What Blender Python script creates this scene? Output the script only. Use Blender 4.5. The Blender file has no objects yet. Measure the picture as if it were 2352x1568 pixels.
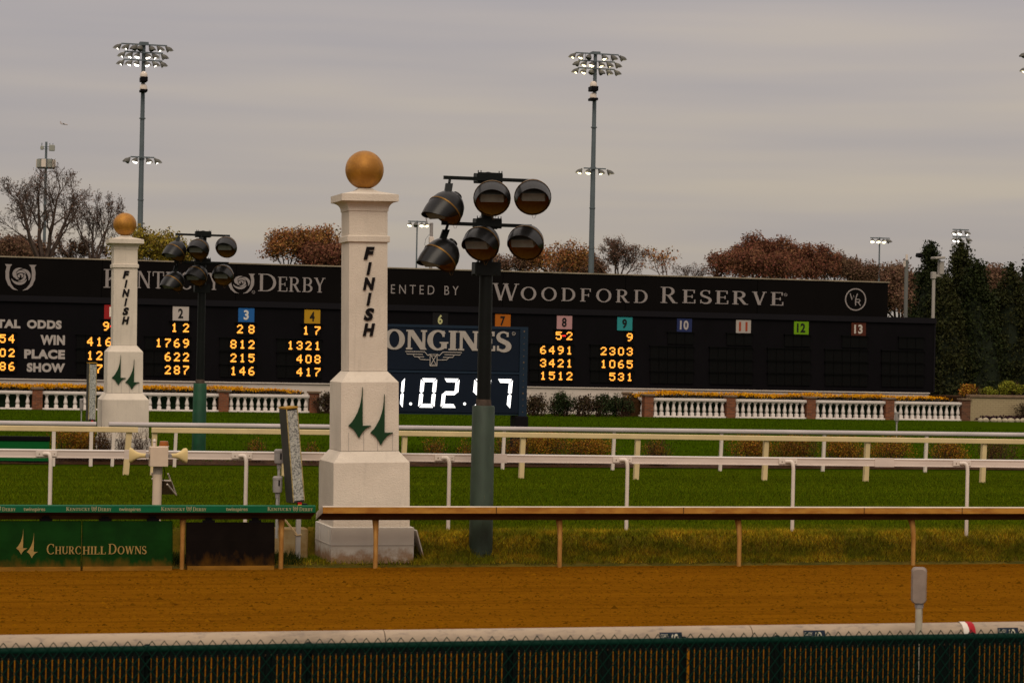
import bpy, math, random
import numpy as np
from mathutils import Vector, Matrix

S = bpy.context.scene
COL = S.collection
R_ = math.radians

# ------------------------------------------------------------------ camera
F, TH, ROLL, EYE = 5400.0, R_(15.5), 0.020, 3.39      # focal length in photo units of 2352 across
PIT = math.atan(16.0 / F)
_f0 = Vector((math.sin(TH), math.cos(TH), 0)); _r0 = Vector((math.cos(TH), -math.sin(TH), 0)); _z = Vector((0, 0, 1))
_fw = _f0 * math.cos(PIT) + _z * math.sin(PIT)
_u0 = _z * math.cos(PIT) - _f0 * math.sin(PIT)
_R = _r0 * math.cos(ROLL) + _u0 * math.sin(ROLL)
_U = _u0 * math.cos(ROLL) - _r0 * math.sin(ROLL)
EYEP = Vector((0, 0, EYE))
cam_d = bpy.data.cameras.new("camera")
cam = bpy.data.objects.new("camera", cam_d); COL.objects.link(cam)
cam_d.sensor_width = 36; cam_d.lens = F / 2352 * 36
cam_d.clip_start = 0.5; cam_d.clip_end = 6000
cam_d.dof.use_dof = True; cam_d.dof.focus_distance = 40; cam_d.dof.aperture_fstop = 7.1
M = Matrix((( _R.x, _U.x, -_fw.x, 0), (_R.y, _U.y, -_fw.y, 0), (_R.z, _U.z, -_fw.z, EYE), (0, 0, 0, 1)))
cam.matrix_world = M
S.camera = cam

# ------------------------------------------------------------------ sky, sun, exposure
SUN_EL, SUN_AZ = R_(48), R_(196)                     # azimuth measured from +Y, clockwise: behind the camera
w = bpy.data.worlds.new("World"); S.world = w; w.use_nodes = True
nt = w.node_tree; nt.nodes.clear()
def wn(t): return nt.nodes.new(t)
out = wn('ShaderNodeOutputWorld'); mix = wn('ShaderNodeMixShader'); b1 = wn('ShaderNodeBackground'); b2 = wn('ShaderNodeBackground')
sky = wn('ShaderNodeTexSky'); sky.sky_type = 'NISHITA'; sky.sun_disc = False; sky.sun_elevation = SUN_EL; sky.sun_rotation = SUN_AZ
nt.links.new(sky.outputs[0], b1.inputs[0]); b1.inputs[1].default_value = 0.1
tc = wn('ShaderNodeTexCoord'); sep = wn('ShaderNodeSeparateXYZ'); nt.links.new(tc.outputs['Generated'], sep.inputs[0])
mp = wn('ShaderNodeMapping'); mp.inputs['Scale'].default_value = (2.4, 2.4, 36); mp.inputs['Rotation'].default_value = (R_(1.2), 0, 0)
nt.links.new(tc.outputs['Generated'], mp.inputs[0])
nz = wn('ShaderNodeTexNoise'); nz.inputs['Scale'].default_value = 1.0; nz.inputs['Detail'].default_value = 3; nz.inputs['Roughness'].default_value = .5
nt.links.new(mp.outputs[0], nz.inputs['Vector'])
rp = wn('ShaderNodeValToRGB'); cr = rp.color_ramp
cr.elements[0].position = .30; cr.elements[0].color = (.340, .308, .308, 1)
cr.elements[1].position = .76; cr.elements[1].color = (.505, .425, .322, 1)
e = cr.elements.new(.5); e.color = (.400, .350, .320, 1)
nt.links.new(nz.outputs[0], rp.inputs[0])
# luminance rises from the horizon to the zenith, as under an overcast sky
mul = wn('ShaderNodeMath'); mul.operation = 'MULTIPLY_ADD'; mul.use_clamp = False
mx0 = wn('ShaderNodeMath'); mx0.operation = 'MAXIMUM'; mx0.inputs[1].default_value = 0
nt.links.new(sep.outputs[2], mx0.inputs[0]); nt.links.new(mx0.outputs[0], mul.inputs[0]); mul.inputs[1].default_value = 1.9; mul.inputs[2].default_value = .93
vm = wn('ShaderNodeVectorMath'); vm.operation = 'SCALE'
nt.links.new(rp.outputs[0], vm.inputs[0]); nt.links.new(mul.outputs[0], vm.inputs['Scale'])
nt.links.new(vm.outputs[0], b2.inputs[0]); b2.inputs[1].default_value = 1.0
mix.inputs[0].default_value = .94
nt.links.new(b1.outputs[0], mix.inputs[1]); nt.links.new(b2.outputs[0], mix.inputs[2]); nt.links.new(mix.outputs[0], out.inputs[0])

sl = bpy.data.lights.new("sun", 'SUN'); sl.energy = 1.5; sl.angle = R_(40); sl.color = (1, .87, .70)
so = bpy.data.objects.new("sun", sl); COL.objects.link(so)
_sd = Vector((math.sin(SUN_AZ) * math.cos(SUN_EL), math.cos(SUN_AZ) * math.cos(SUN_EL), math.sin(SUN_EL)))
so.rotation_euler = (-_sd).to_track_quat('-Z', 'Y').to_euler(); so.location = (0, -20, 40)
S.view_settings.view_transform = 'Standard'; S.view_settings.look = 'None'; S.view_settings.exposure = 0.0; S.view_settings.gamma = 1
S.render.engine = 'CYCLES'; S.cycles.use_denoising = True; S.cycles.max_bounces = 6; S.cycles.transparent_max_bounces = 4
S.cycles.caustics_reflective = False; S.cycles.caustics_refractive = False

# ------------------------------------------------------------------ where a sight line of the survey meets the place
def ray(x, y): return _R * (x - 1176) + _U * (784 - y) + _fw * F
def P(x, y, N):
    d = ray(x, y); return EYEP + d * (N / d.y)
def G(x, y, z):
    d = ray(x, y); return EYEP + d * ((z - EYE) / d.z)
def PL(x, y, A, B):                                   # on the vertical plane through A and B
    d = ray(x, y); n = Vector((B.y - A.y, A.x - B.x, 0))
    return EYEP + d * (n.dot(A - EYEP) / n.dot(d))

# ------------------------------------------------------------------ materials
MATS = {}
def mat(name, c, rough=.7, metal=0, var=0.0, vscale=3.0, vstretch=(1, 1, 1), dark=None, bump=0.0, bscale=40., emit=None, estr=0, spec=.10, island=0.0, hue=.06, lo=.4, hi=.62, bstretch=None):
    if name in MATS: return MATS[name]
    m = bpy.data.materials.new(name); m.use_nodes = True
    t = m.node_tree; bs = t.nodes['Principled BSDF']
    bs.inputs['Roughness'].default_value = rough; bs.inputs['Metallic'].default_value = metal
    bs.inputs['Specular IOR Level'].default_value = spec
    bs.inputs['Base Color'].default_value = (*c, 1)
    g = t.nodes.new('ShaderNodeNewGeometry')
    colour = None
    if var > 0 or dark:
        mpn = t.nodes.new('ShaderNodeMapping'); mpn.inputs['Scale'].default_value = vstretch
        t.links.new(g.outputs['Position'], mpn.inputs[0])
        n = t.nodes.new('ShaderNodeTexNoise'); n.inputs['Scale'].default_value = vscale; n.inputs['Detail'].default_value = 6; n.inputs['Roughness'].default_value = .62
        t.links.new(mpn.outputs[0], n.inputs['Vector'])
        r = t.nodes.new('ShaderNodeValToRGB'); r.color_ramp.elements[0].position = lo; r.color_ramp.elements[1].position = hi
        d = dark if dark else tuple(x * (1 - var) for x in c)
        r.color_ramp.elements[0].color = (*d, 1); r.color_ramp.elements[1].color = (*c, 1)
        t.links.new(n.outputs[0], r.inputs[0]); colour = r.outputs[0]
    if island > 0:
        hs = t.nodes.new('ShaderNodeHueSaturation'); mr = t.nodes.new('ShaderNodeMapRange')
        mr.inputs['To Min'].default_value = 1 - island; mr.inputs['To Max'].default_value = 1 + island
        t.links.new(g.outputs['Random Per Island'], mr.inputs[0]); t.links.new(mr.outputs[0], hs.inputs['Value'])
        mr2 = t.nodes.new('ShaderNodeMapRange'); mr2.inputs['To Min'].default_value = .5 - island * hue; mr2.inputs['To Max'].default_value = .5 + island * hue
        wn_ = t.nodes.new('ShaderNodeTexWhiteNoise'); wn_.noise_dimensions = '1D'; t.links.new(g.outputs['Random Per Island'], wn_.inputs['W'])
        t.links.new(wn_.outputs['Value'], mr2.inputs[0]); t.links.new(mr2.outputs[0], hs.inputs['Hue'])
        if colour: t.links.new(colour, hs.inputs['Color'])
        else: hs.inputs['Color'].default_value = (*c, 1)
        colour = hs.outputs[0]
    if colour: t.links.new(colour, bs.inputs['Base Color'])
    if bump > 0:
        n2 = t.nodes.new('ShaderNodeTexNoise'); n2.inputs['Scale'].default_value = bscale; n2.inputs['Detail'].default_value = 5
        if bstretch:
            m2 = t.nodes.new('ShaderNodeMapping'); m2.inputs['Scale'].default_value = bstretch
            t.links.new(g.outputs['Position'], m2.inputs[0]); t.links.new(m2.outputs[0], n2.inputs['Vector'])
        else: t.links.new(g.outputs['Position'], n2.inputs['Vector'])
        b = t.nodes.new('ShaderNodeBump'); b.inputs['Strength'].default_value = bump; b.inputs['Distance'].default_value = .02
        t.links.new(n2.outputs[0], b.inputs['Height']); t.links.new(b.outputs[0], bs.inputs['Normal'])
    if emit:
        bs.inputs['Emission Color'].default_value = (*emit, 1); bs.inputs['Emission Strength'].default_value = estr
    MATS[name] = m; return m

def layer(m, c, lo, hi, scale=4., stretch=(1, 1, 1), zlo=None, zhi=None, amount=1.0):
    """lay a second procedural colour (dust, splash, scuffs) over a material, optionally only between two heights"""
    t = m.node_tree; bs = t.nodes['Principled BSDF']
    g = t.nodes.new('ShaderNodeNewGeometry'); mpn = t.nodes.new('ShaderNodeMapping'); mpn.inputs['Scale'].default_value = stretch
    t.links.new(g.outputs['Position'], mpn.inputs[0])
    n = t.nodes.new('ShaderNodeTexNoise'); n.inputs['Scale'].default_value = scale; n.inputs['Detail'].default_value = 7; n.inputs['Roughness'].default_value = .65
    t.links.new(mpn.outputs[0], n.inputs['Vector'])
    r = t.nodes.new('ShaderNodeMapRange'); r.inputs['From Min'].default_value = lo; r.inputs['From Max'].default_value = hi; r.inputs['To Max'].default_value = amount
    src = n.outputs[0]
    if zlo is not None:
        s = t.nodes.new('ShaderNodeSeparateXYZ'); t.links.new(g.outputs['Position'], s.inputs[0])
        zr = t.nodes.new('ShaderNodeMapRange'); zr.inputs['From Min'].default_value = zlo; zr.inputs['From Max'].default_value = zhi; zr.clamp = True
        zr.inputs['To Min'].default_value = 0.42; zr.inputs['To Max'].default_value = -.42
        t.links.new(s.outputs[2], zr.inputs[0])
        a = t.nodes.new('ShaderNodeMath'); a.operation = 'ADD'; t.links.new(n.outputs[0], a.inputs[0]); t.links.new(zr.outputs[0], a.inputs[1]); src = a.outputs[0]
    t.links.new(src, r.inputs[0])
    mx = t.nodes.new('ShaderNodeMix'); mx.data_type = 'RGBA'
    t.links.new(r.outputs[0], mx.inputs[0])
    bc = bs.inputs['Base Color']
    if bc.is_linked: t.links.new(bc.links[0].from_socket, mx.inputs[6])
    else: mx.inputs[6].default_value = bc.default_value
    mx.inputs[7].default_value = (*c, 1)
    t.links.new(mx.outputs[2], bc)
    return m

# ------------------------------------------------------------------ mesh helpers
class MB:
    def __init__(s): s.v = []; s.f = []
    def add(s, vs, fs):
        k = len(s.v); s.v += [tuple(v) for v in vs]; s.f += [tuple(i + k for i in f) for f in fs]; return s
    def box(s, a, b):
        x0, y0, z0 = a; x1, y1, z1 = b
        return s.add([(x0,y0,z0),(x1,y0,z0),(x1,y1,z0),(x0,y1,z0),(x0,y0,z1),(x1,y0,z1),(x1,y1,z1),(x0,y1,z1)],
                     [(0,3,2,1),(4,5,6,7),(0,1,5,4),(1,2,6,5),(2,3,7,6),(3,0,4,7)])
    def bbox(s, a, b, e):                              # box with chamfered vertical and horizontal edges
        x0, y0, z0 = a; x1, y1, z1 = b
        def ring(i, z): return [(x0+i,y0,z),(x1-i,y0,z),(x1,y0+i,z),(x1,y1-i,z),(x1-i,y1,z),(x0+i,y1,z),(x0,y1-i,z),(x0,y0+i,z)]
        def rin(i, z): return [(x0+e+i,y0+e,z),(x1-e-i,y0+e,z),(x1-e,y0+e+i,z),(x1-e,y1-e-i,z),(x1-e-i,y1-e,z),(x0+e+i,y1-e,z),(x0+e,y1-e-i,z),(x0+e,y0+e+i,z)]
        return s.loft([rin(e*.3, z0), ring(e, z0+e), ring(e, z1-e), rin(e*.3, z1)])
    def obox(s, c, ax, ay, az):                        # oriented box: half axes
        c, ax, ay, az = Vector(c), Vector(ax), Vector(ay), Vector(az)
        vs = [c+sx*ax+sy*ay+sz*az for sz in (-1,1) for sx, sy in ((-1,-1),(1,-1),(1,1),(-1,1))]
        return s.add(vs, [(0,3,2,1),(4,5,6,7),(0,1,5,4),(1,2,6,5),(2,3,7,6),(3,0,4,7)])
    def loft(s, rings, cap=True):
        n = len(rings[0]); vs = [p for r in rings for p in r]; fs = []
        for k in range(len(rings)-1):
            for i in range(n):
                j = (i+1) % n; fs.append((k*n+i, k*n+j, (k+1)*n+j, (k+1)*n+i))
        if cap: fs.append(tuple(range(n-1,-1,-1))); fs.append(tuple((len(rings)-1)*n+i for i in range(n)))
        return s.add(vs, fs)
    def sweep(s, sec, A, B):                           # section in (across, up) swept along A->B, horizontal across axis
        A, B = Vector(A), Vector(B); d = (B-A).normalized(); ac = Vector((-d.y, d.x, 0)).normalized(); up = d.cross(ac).normalized()
        if up.z < 0: up = -up
        return s.loft([[A+ac*p+up*q for p, q in sec], [B+ac*p+up*q for p, q in sec]])
    def tube(s, pts, rs, n=10, cap=True):
        pts = [Vector(p) for p in pts]
        if not isinstance(rs, (list, tuple)): rs = [rs]*len(pts)
        rings = []; ref = None
        for i, p in enumerate(pts):
            d = (pts[min(i+1, len(pts)-1)] - pts[max(i-1, 0)]).normalized()
            if ref is None: ref = d.orthogonal().normalized()
            ref = (ref - d*ref.dot(d)).normalized(); b = d.cross(ref)
            rings.append([p + (ref*math.cos(2*math.pi*k/n) + b*math.sin(2*math.pi*k/n))*rs[i] for k in range(n)])
        return s.loft(rings, cap)
    def lathe(s, prof, n=20, o=(0,0,0), mtx=None):     # profile (radius, height) about z
        rings = []
        for r, z in prof:
            ring = [Vector((r*math.cos(2*math.pi*k/n), r*math.sin(2*math.pi*k/n), z)) for k in range(n)]
            if mtx: ring = [mtx @ p for p in ring]
            rings.append([p + Vector(o) for p in ring])
        return s.loft(rings)
    def square(s, prof, o=(0,0,0)):                    # square column: profile of (half width, height)
        return s.loft([[(o[0]-h,o[1]-h,o[2]+z),(o[0]+h,o[1]-h,o[2]+z),(o[0]+h,o[1]+h,o[2]+z),(o[0]-h,o[1]+h,o[2]+z)] for h, z in prof])
    def sphere(s, c, r, n=24, m=14, sc=(1,1,1)):
        prof = [(max(1e-3, r*math.sin(math.pi*k/m)), -r*math.cos(math.pi*k/m)) for k in range(m+1)]
        k0 = len(s.v); s.lathe(prof, n)
        for i in range(k0, len(s.v)):
            x, y, z = s.v[i]; s.v[i] = (x*sc[0]+c[0], y*sc[1]+c[1], z*sc[2]+c[2])
        return s
    def prism(s, poly, y0, y1):                        # polygon in (x, z), front at y0, back at y1
        a = sum(poly[i][0]*poly[(i+1)%len(poly)][1]-poly[(i+1)%len(poly)][0]*poly[i][1] for i in range(len(poly)))
        if a < 0: poly = poly[::-1]
        n = len(poly)
        return s.add([(x,y0,z) for x,z in poly]+[(x,y1,z) for x,z in poly],
                     [tuple(range(n)), tuple(range(2*n-1,n-1,-1))]+[(i+n,(i+1)%n+n,(i+1)%n,i) for i in range(n)])
    def xf(s, mtx):
        s.v = [tuple(mtx @ Vector(v)) for v in s.v]; return s
    def build(s, name, m, parent=None, smooth=False, world=False):
        v = s.v
        if world and parent is not None:
            o = parent['_o'] if '_o' in parent else parent.location
            v = [(x-o[0], y-o[1], z-o[2]) for x, y, z in v]
        me = bpy.data.meshes.new(name); me.from_pydata(v, [], s.f); me.materials.append(m)
        if smooth:
            me.polygons.foreach_set('use_smooth', [True]*len(me.polygons)); me.set_sharp_from_angle(angle=R_(38))
        me.update()
        o = bpy.data.objects.new(name, me); COL.objects.link(o)
        if parent is not None: o.parent = parent
        return o

def npmesh(name, V, FACES, m, parent=None, loc=None):
    """V (n,3) array, FACES (k,c) array"""
    V = np.asarray(V, dtype=np.float32); FACES = np.asarray(FACES, dtype=np.int32)
    me = bpy.data.meshes.new(name); c = FACES.shape[1]
    me.vertices.add(len(V)); me.vertices.foreach_set('co', V.ravel())
    me.loops.add(FACES.size); me.loops.foreach_set('vertex_index', FACES.ravel())
    me.polygons.add(len(FACES)); me.polygons.foreach_set('loop_start', np.arange(0, FACES.size, c, dtype=np.int32))
    me.update(calc_edges=True); me.materials.append(m)
    o = bpy.data.objects.new(name, me); COL.objects.link(o)
    if parent is not None: o.parent = parent
    if loc is not None: o.location = loc
    return o

def tag(o, label=None, cat=None, group=None, kind=None):
    if label: o['label'] = label
    if cat: o['category'] = cat
    if group: o['group'] = group
    if kind: o['kind'] = kind
    return o
def thing(name, label, cat, loc=(0,0,0), group=None, kind=None):
    o = bpy.data.objects.new(name, None); COL.objects.link(o); o.location = loc; o.empty_display_size = .2
    return tag(o, label, cat, group, kind)
def copy_tree(o, parent=None):
    c = o.copy(); COL.objects.link(c)
    if parent is not None: c.parent = parent
    for ch in list(o.children): copy_tree(ch, c)
    return c
def dup(o, loc, label=None, group=None, scale=None, rotz=None):
    c = copy_tree(o); c.location = loc
    if label: c['label'] = label
    if group: c['group'] = group
    if scale is not None: c.scale = scale if isinstance(scale, (tuple, list)) else (scale,)*3
    if rotz is not None: c.rotation_euler = (0, 0, rotz)
    return c

# ------------------------------------------------------------------ lettering: sans from the built-in font, serif drawn as strokes
def sans(text, bold=0.0, shear=0.0, space=1.0):
    cu = bpy.data.curves.new('t', 'FONT'); cu.body = text; cu.offset = bold; cu.shear = shear; cu.space_character = space; cu.resolution_u = 4
    ob = bpy.data.objects.new('t', cu); COL.objects.link(ob)
    dg = bpy.context.evaluated_depsgraph_get(); me = bpy.data.meshes.new_from_object(ob.evaluated_get(dg))
    polys = [[(me.vertices[i].co.x, me.vertices[i].co.y) for i in p.vertices] for p in me.polygons]
    bpy.data.objects.remove(ob); bpy.data.curves.remove(cu); bpy.data.meshes.remove(me)
    return polys
def strip(pts, ws):
    L = []; Rr = []
    for i, (x, y) in enumerate(pts):
        a = pts[max(i-1,0)]; b = pts[min(i+1,len(pts)-1)]; dx, dy = b[0]-a[0], b[1]-a[1]; l = math.hypot(dx,dy) or 1
        nx, ny = -dy/l*ws[i]/2, dx/l*ws[i]/2
        L.append((x+nx,y+ny)); Rr.append((x-nx,y-ny))
    return [[L[i],L[i+1],Rr[i+1],Rr[i]] for i in range(len(pts)-1)]
def rect(x0, y0, x1, y1): return [(x0,y0),(x1,y0),(x1,y1),(x0,y1)]
def arc(cx, cy, rx, ry, a0, a1, t, h, n=18):           # thick where the stroke is vertical, thin where it is horizontal
    pts = []; ws = []
    for k in range(n+1):
        a = R_(a0+(a1-a0)*k/n); pts.append((cx+rx*math.cos(a), cy+ry*math.sin(a))); ws.append(h+(t-h)*abs(math.cos(a))**1.3)
    return strip(pts, ws)
def glyph(ch, t, h, s=.09):
    """serif capital on a unit cap height: list of polygons and its advance"""
    q = []; st = h*.9
    def stem(x, y0=0, y1=1, wd=None, top=True, bot=True):
        wd = wd or t; q.append(rect(x-wd/2, y0, x+wd/2, y1))
        if bot: q.append(rect(x-wd/2-s, y0, x-wd/2, y0+st)); q.append(rect(x+wd/2, y0, x+wd/2+s, y0+st))
        if top: q.append(rect(x-wd/2-s, y1-st, x-wd/2, y1)); q.append(rect(x+wd/2, y1-st, x+wd/2+s, y1))
    def diag(x0, y0, x1, y1, wd):
        hw = wd/2*math.hypot(x1-x0, y1-y0)/max(.01, abs(y1-y0)); q.append([(x0-hw,y0),(x0+hw,y0),(x1+hw,y1),(x1-hw,y1)])
    def ser(x, y, hw): q.append(rect(x-hw, y, x+hw, y+st))
    X = s+t/2
    if ch == 'I': stem(X); return q, 2*X
    if ch == 'L':
        stem(X); q.append(rect(X+t/2+s,0,X+.48,h)); q.append(rect(X+.48-h,h,X+.48,.27)); return q, X+.5
    if ch in 'EF':
        stem(X, bot=True); e = X+.46
        q.append(rect(X+t/2+s,1-h,e,1)); q.append(rect(e-h,.76,e,1-h)); q.append(rect(X+t/2,.5-h/2,X+.36,.5+h/2)); q.append(rect(X+.36-h*.9,.38,X+.36,.5-h/2)); q.append(rect(X+.36-h*.9,.5+h/2,X+.36,.62))
        if ch == 'E': q.append(rect(X+t/2+s,0,e+.04,h)); q.append(rect(e+.04-h,h,e+.04,.27))
        return q, e+.05
    if ch == 'T':
        stem(.38, top=False); q.append(rect(.02,1-h,.38-t/2,1)); q.append(rect(.38+t/2,1-h,.74,1)); q.append(rect(.02,.73,.02+h,1-h)); q.append(rect(.74-h,.73,.74,1-h)); return q, .76
    if ch == 'H':
        stem(X); stem(X+.52); q.append(rect(X+t/2,.5-h/2,X+.52-t/2,.5+h/2)); return q, 2*X+.52
    if ch == 'N':
        hw = h*1.3; x0 = s+hw/2; x1 = x0+.62
        stem(x0, wd=hw); stem(x1, wd=hw, bot=False); diag(x0+hw*.2, 1, x1, 0, t*1.0); return q, x1+hw/2+s
    if ch == 'K':
        stem(X); diag(X+t/2, .40, X+.50, 1, h*1.2); diag(X+.16, .55, X+.54, 0, t); ser(X+.50, 1-st, .11); ser(X+.56, 0, .13); return q, X+.68
    if ch == 'U':
        stem(X, .32, 1, bot=False); stem(X+.52, .32, 1, wd=h*1.3, bot=False); q += arc(X+.26, .32, .26, .32-h/2, 180, 360, t, h)
        return q, 2*X+.5
    if ch == 'Y':
        stem(.38, 0, .46, top=False); diag(.38, .42, .12, 1, t); diag(.38, .42, .64, 1, h*1.2); ser(.11, 1-st, .13); ser(.65, 1-st, .11); return q, .77
    if ch == 'V':
        diag(.37, 0, .12, 1, t); diag(.37, 0, .62, 1, h*1.2); ser(.12, 1-st, .13); ser(.62, 1-st, .11); return q, .74
    if ch == 'W':
        diag(.36, 0, .12, 1, t); diag(.36, 0, .58, 1, h*1.2); diag(.82, 0, .58, 1, t); diag(.82, 0, 1.06, 1, h*1.2); ser(.12,1-st,.13); ser(.58,1-st,.12); ser(1.06,1-st,.11); return q, 1.18
    if ch in 'CG':
        q += arc(.44, .5, .40-t*.25, .52-h/2, 42, 318, t, h, 26); q.append(rect(.72-h, .68, .72, .98)); 
        if ch == 'G': q.append(rect(.70-t/2, .08, .70+t/2, .42)); q.append(rect(.70-t/2-s, .42-st, .70+t/2+s, .42)); return q, .86
        q.append(rect(.72-h*.8, .06, .72, .2)); return q, .80
    if ch == 'O': q += arc(.47, .5, .45-t/2, .52-h/2, 0, 360, t, h, 32); return q, .94
    if ch == 'D':
        q.append(rect(X-t/2,0,X+t/2,1)); q.append(rect(X-t/2-s,0,X-t/2,st)); q.append(rect(X-t/2-s,1-st,X-t/2,1))
        q.append(rect(X+t/2,0,X+.2,h)); q.append(rect(X+t/2,1-h,X+.2,1)); q += arc(X+.2, .5, .46-t/2, .5-h/2, -90, 90, t, h); return q, X+.70
    if ch in 'BPR':
        q.append(rect(X-t/2,0,X+t/2,1)); q.append(rect(X-t/2-s,0,X-t/2,st)); q.append(rect(X-t/2-s,1-st,X-t/2,1))
        q.append(rect(X+t/2,1-h,X+.2,1)); q.append(rect(X+t/2,.47,X+.2,.47+h)); q += arc(X+.2, .735, .27-t*.3, .265-h/2, -90, 90, t, h, 14)
        if ch == 'B': q.append(rect(X+t/2,0,X+.22,h)); q += arc(X+.22, .25, .29-t*.3, .25-h/2, -90, 90, t, h, 14); return q, X+.56
        q.append(rect(X+t/2,0,X+t/2+s,st))
        if ch == 'R': diag(X+.22, .48, X+.50, 0, t); ser(X+.53, 0, .12); return q, X+.66
        return q, X+.52
    if ch == 'S':
        pts = []; ws = []
        for k in range(17): a = R_(35+k/16*215); pts.append((.30+.22*math.cos(a), .755+.225*math.sin(a))); ws.append(h+(t-h)*max(0,(k-7)/9)**.8)
        for k in range(1,17): a = R_(70-k/16*215); pts.append((.30+.24*math.cos(a), .245+.225*math.sin(a))); ws.append(t-(t-h)*max(0,(k-7)/9)**.8)
        q += strip(pts, ws); q.append(rect(.50-h*.6, .74, .50+h*.3, .98)); q.append(rect(.06-h*.3, .02, .06+h*.6, .28)); return q, .6
    return q, .35
def serif(spec, t=.14, h=.05, s=.08, track=.06):
    """spec: list of (char, scale); small capitals come from the scale"""
    out_ = []; x = 0
    for ch, sc in spec:
        if ch == ' ': x += .32*sc; continue
        ps, ad = glyph(ch, t/(sc**.5), h/(sc**.5), s)
        out_ += [[(x+a*sc, b*sc) for a, b in p] for p in ps]; x += ad*sc + track
    return out_
def smallcaps(word, k=.78): return [(c, 1 if i == 0 else k) for i, c in enumerate(word)]
def letters(name, polys, m, parent, X0, X1, Z0, Z1, yf, dep=.02, label=None, world=True):
    """fit polygons (x right, y up) between X0..X1 and Z0..Z1, standing dep proud of the plane y=yf"""
    xs = [p[0] for q in polys for p in q]; ys = [p[1] for q in polys for p in q]
    a, b, c, d = min(xs), max(xs), min(ys), max(ys); mb = MB()
    for i, q in enumerate(polys):
        e_ = (i % 7)*.0003
        mb.prism([(X0+(x-a)/(b-a)*(X1-X0), Z0+(y-c)/(d-c)*(Z1-Z0)) for x, y in q], yf-dep-e_, yf-.001)
    o = mb.build(name, m, parent, world=world)
    if label: o['label'] = label
    return o
def ring_poly(cx, cz, r0, r1, n=28):
    o = []
    for k in range(n):
        a, b = 2*math.pi*k/n, 2*math.pi*(k+1)/n
        o.append([(cx+r0*math.cos(a),cz+r0*math.sin(a)),(cx+r1*math.cos(a),cz+r1*math.sin(a)),(cx+r1*math.cos(b),cz+r1*math.sin(b)),(cx+r0*math.cos(b),cz+r0*math.sin(b))])
    return o
def rose_logo():
    """horseshoe round a rose, in a unit box centred on 0"""
    q = []
    for sx in (-1, 1):
        pts = [(sx*.42, .46), (sx*.47, .2), (sx*.46, -.05), (sx*.38, -.28), (sx*.24, -.44), (sx*.09, -.5)]
        q += strip(pts, [.13, .13, .13, .11, .07, .01]); q.append([(sx*.30,.5),(sx*.56,.5),(sx*.50,.41),(sx*.36,.41)])
    for a0, rr, ln, wd in ((200, .34, 130, .10), (330, .34, 110, .10), (80, .30, 120, .10), (250, .2, 140, .08), (20, .2, 130, .08), (140, .19, 110, .08), (300, .08, 200, .07), (110, .07, 150, .07)):
        n = 12; pts = []; ws = []
        for k in range(n+1):
            a = R_(a0+ln*k/n); r = rr*(1-.25*k/n); pts.append((r*math.cos(a), .06+r*math.sin(a))); ws.append(.012+wd*math.sin(math.pi*k/n))
        q += strip(pts, ws)
    return q
def spire(flip=1):
    """one swooping spire of the twin-spire emblem, unit high, as convex-ish pieces"""
    L = [(.58,1.0),(.562,.86),(.53,.724),(.47,.60),(.385,.476),(.27,.37),(.16,.285),(.0,.20)]
    q = [[(L[i][0],L[i][1]),(.585,L[i][1]),(.585,L[i+1][1]),(L[i+1][0],L[i+1][1])] for i in range(7)]
    q.append([(.0,.20),(.585,.20),(.95,.20),(.70,.13),(.52,.02),(.44,-.06),(.34,.03),(.2,.13)])
    return q
def twin(dx=.92, dz=-.15, k=1.0):
    a = spire(); b = [[(x+dx, y+dz) for x, y in p] for p in a]; return a + b
# ================================================================== SETTING: ground, track, turf
rng = np.random.default_rng(7)
BANKX = P(957, 1290, 35.7).x
def gz(N):
    pr = [(-60,.5),(14.55,.5),(14.6,0),(35.15,0),(35.3,.012),(35.5,.015),(35.75,.14),(36.05,.40),(36.4,.45),(37.3,.46),(57,.2),(60.1,.2),(61.2,.3),(5000,.3)]
    return float(np.interp(N, [p[0] for p in pr], [p[1] for p in pr]))
def bank_shift(x):                                    # the bank stands back behind the near finish pillar and left of it
    return float(np.interp(x, [BANKX-.25, BANKX+.15], [1, 0]))
def gz2(x, y):
    s_ = bank_shift(x); return gz(y) if y < 35.45 or y > 37.3 or s_ <= 0 else gz(35.45+max(0, (y-35.45)-s_*1.55)*1.85/(1.85-s_*1.55))
def sheet(name, prof, m, x0, x1, nx=1, wob=0.0, lift=0.0, shift=False):
    xs = np.linspace(x0, x1, nx+1); V = []; Fc = []
    for x in xs:
        for k, (y, z) in enumerate(prof): V.append((x, y if not shift or y < 35.45 or y > 37.29 else y+bank_shift(x)*(1.55-(y-35.45)*1.55/1.85), z + lift + (wob*rng.uniform(-1, 1) if 0 < k < len(prof)-1 else 0)))
    n = len(prof)
    for i in range(nx):
        for k in range(n-1): Fc.append((i*n+k, (i+1)*n+k, (i+1)*n+k+1, i*n+k+1))
    return tag(npmesh(name, V, Fc, m), kind='structure')
m_apron = mat('apron_concrete', (.22,.20,.18), .9, var=.25, vscale=2, bump=.2)
m_dirt = mat('track_dirt', (.176,.067,.0030), .98, dark=(.136,.050,.0022), vscale=1.3, vstretch=(.25,1.3,1), lo=.35, hi=.66, bump=1.0, bscale=14., bstretch=(.9,.5,1), spec=.0)
layer(m_dirt, (.060,.021,.001), .57, .66, scale=11., stretch=(.9,.30,1), amount=.9)
layer(m_dirt, (.225,.098,.005), .58, .72, scale=15., stretch=(.9,.3,1), amount=.6)
layer(m_dirt, (.095,.034,.0012), .50, .62, scale=2.2, stretch=(.08,1.8,1), amount=.5)
layer(m_dirt, (.075,.028,.001), .60, .70, scale=.55, stretch=(.35,1.6,1), amount=.55)
m_turf = mat('turf_base', (.042,.062,.0010), .95, dark=(.032,.048,.0007), vscale=1.0, vstretch=(.10,1.2,1), lo=.35, hi=.65, spec=.0)
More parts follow.
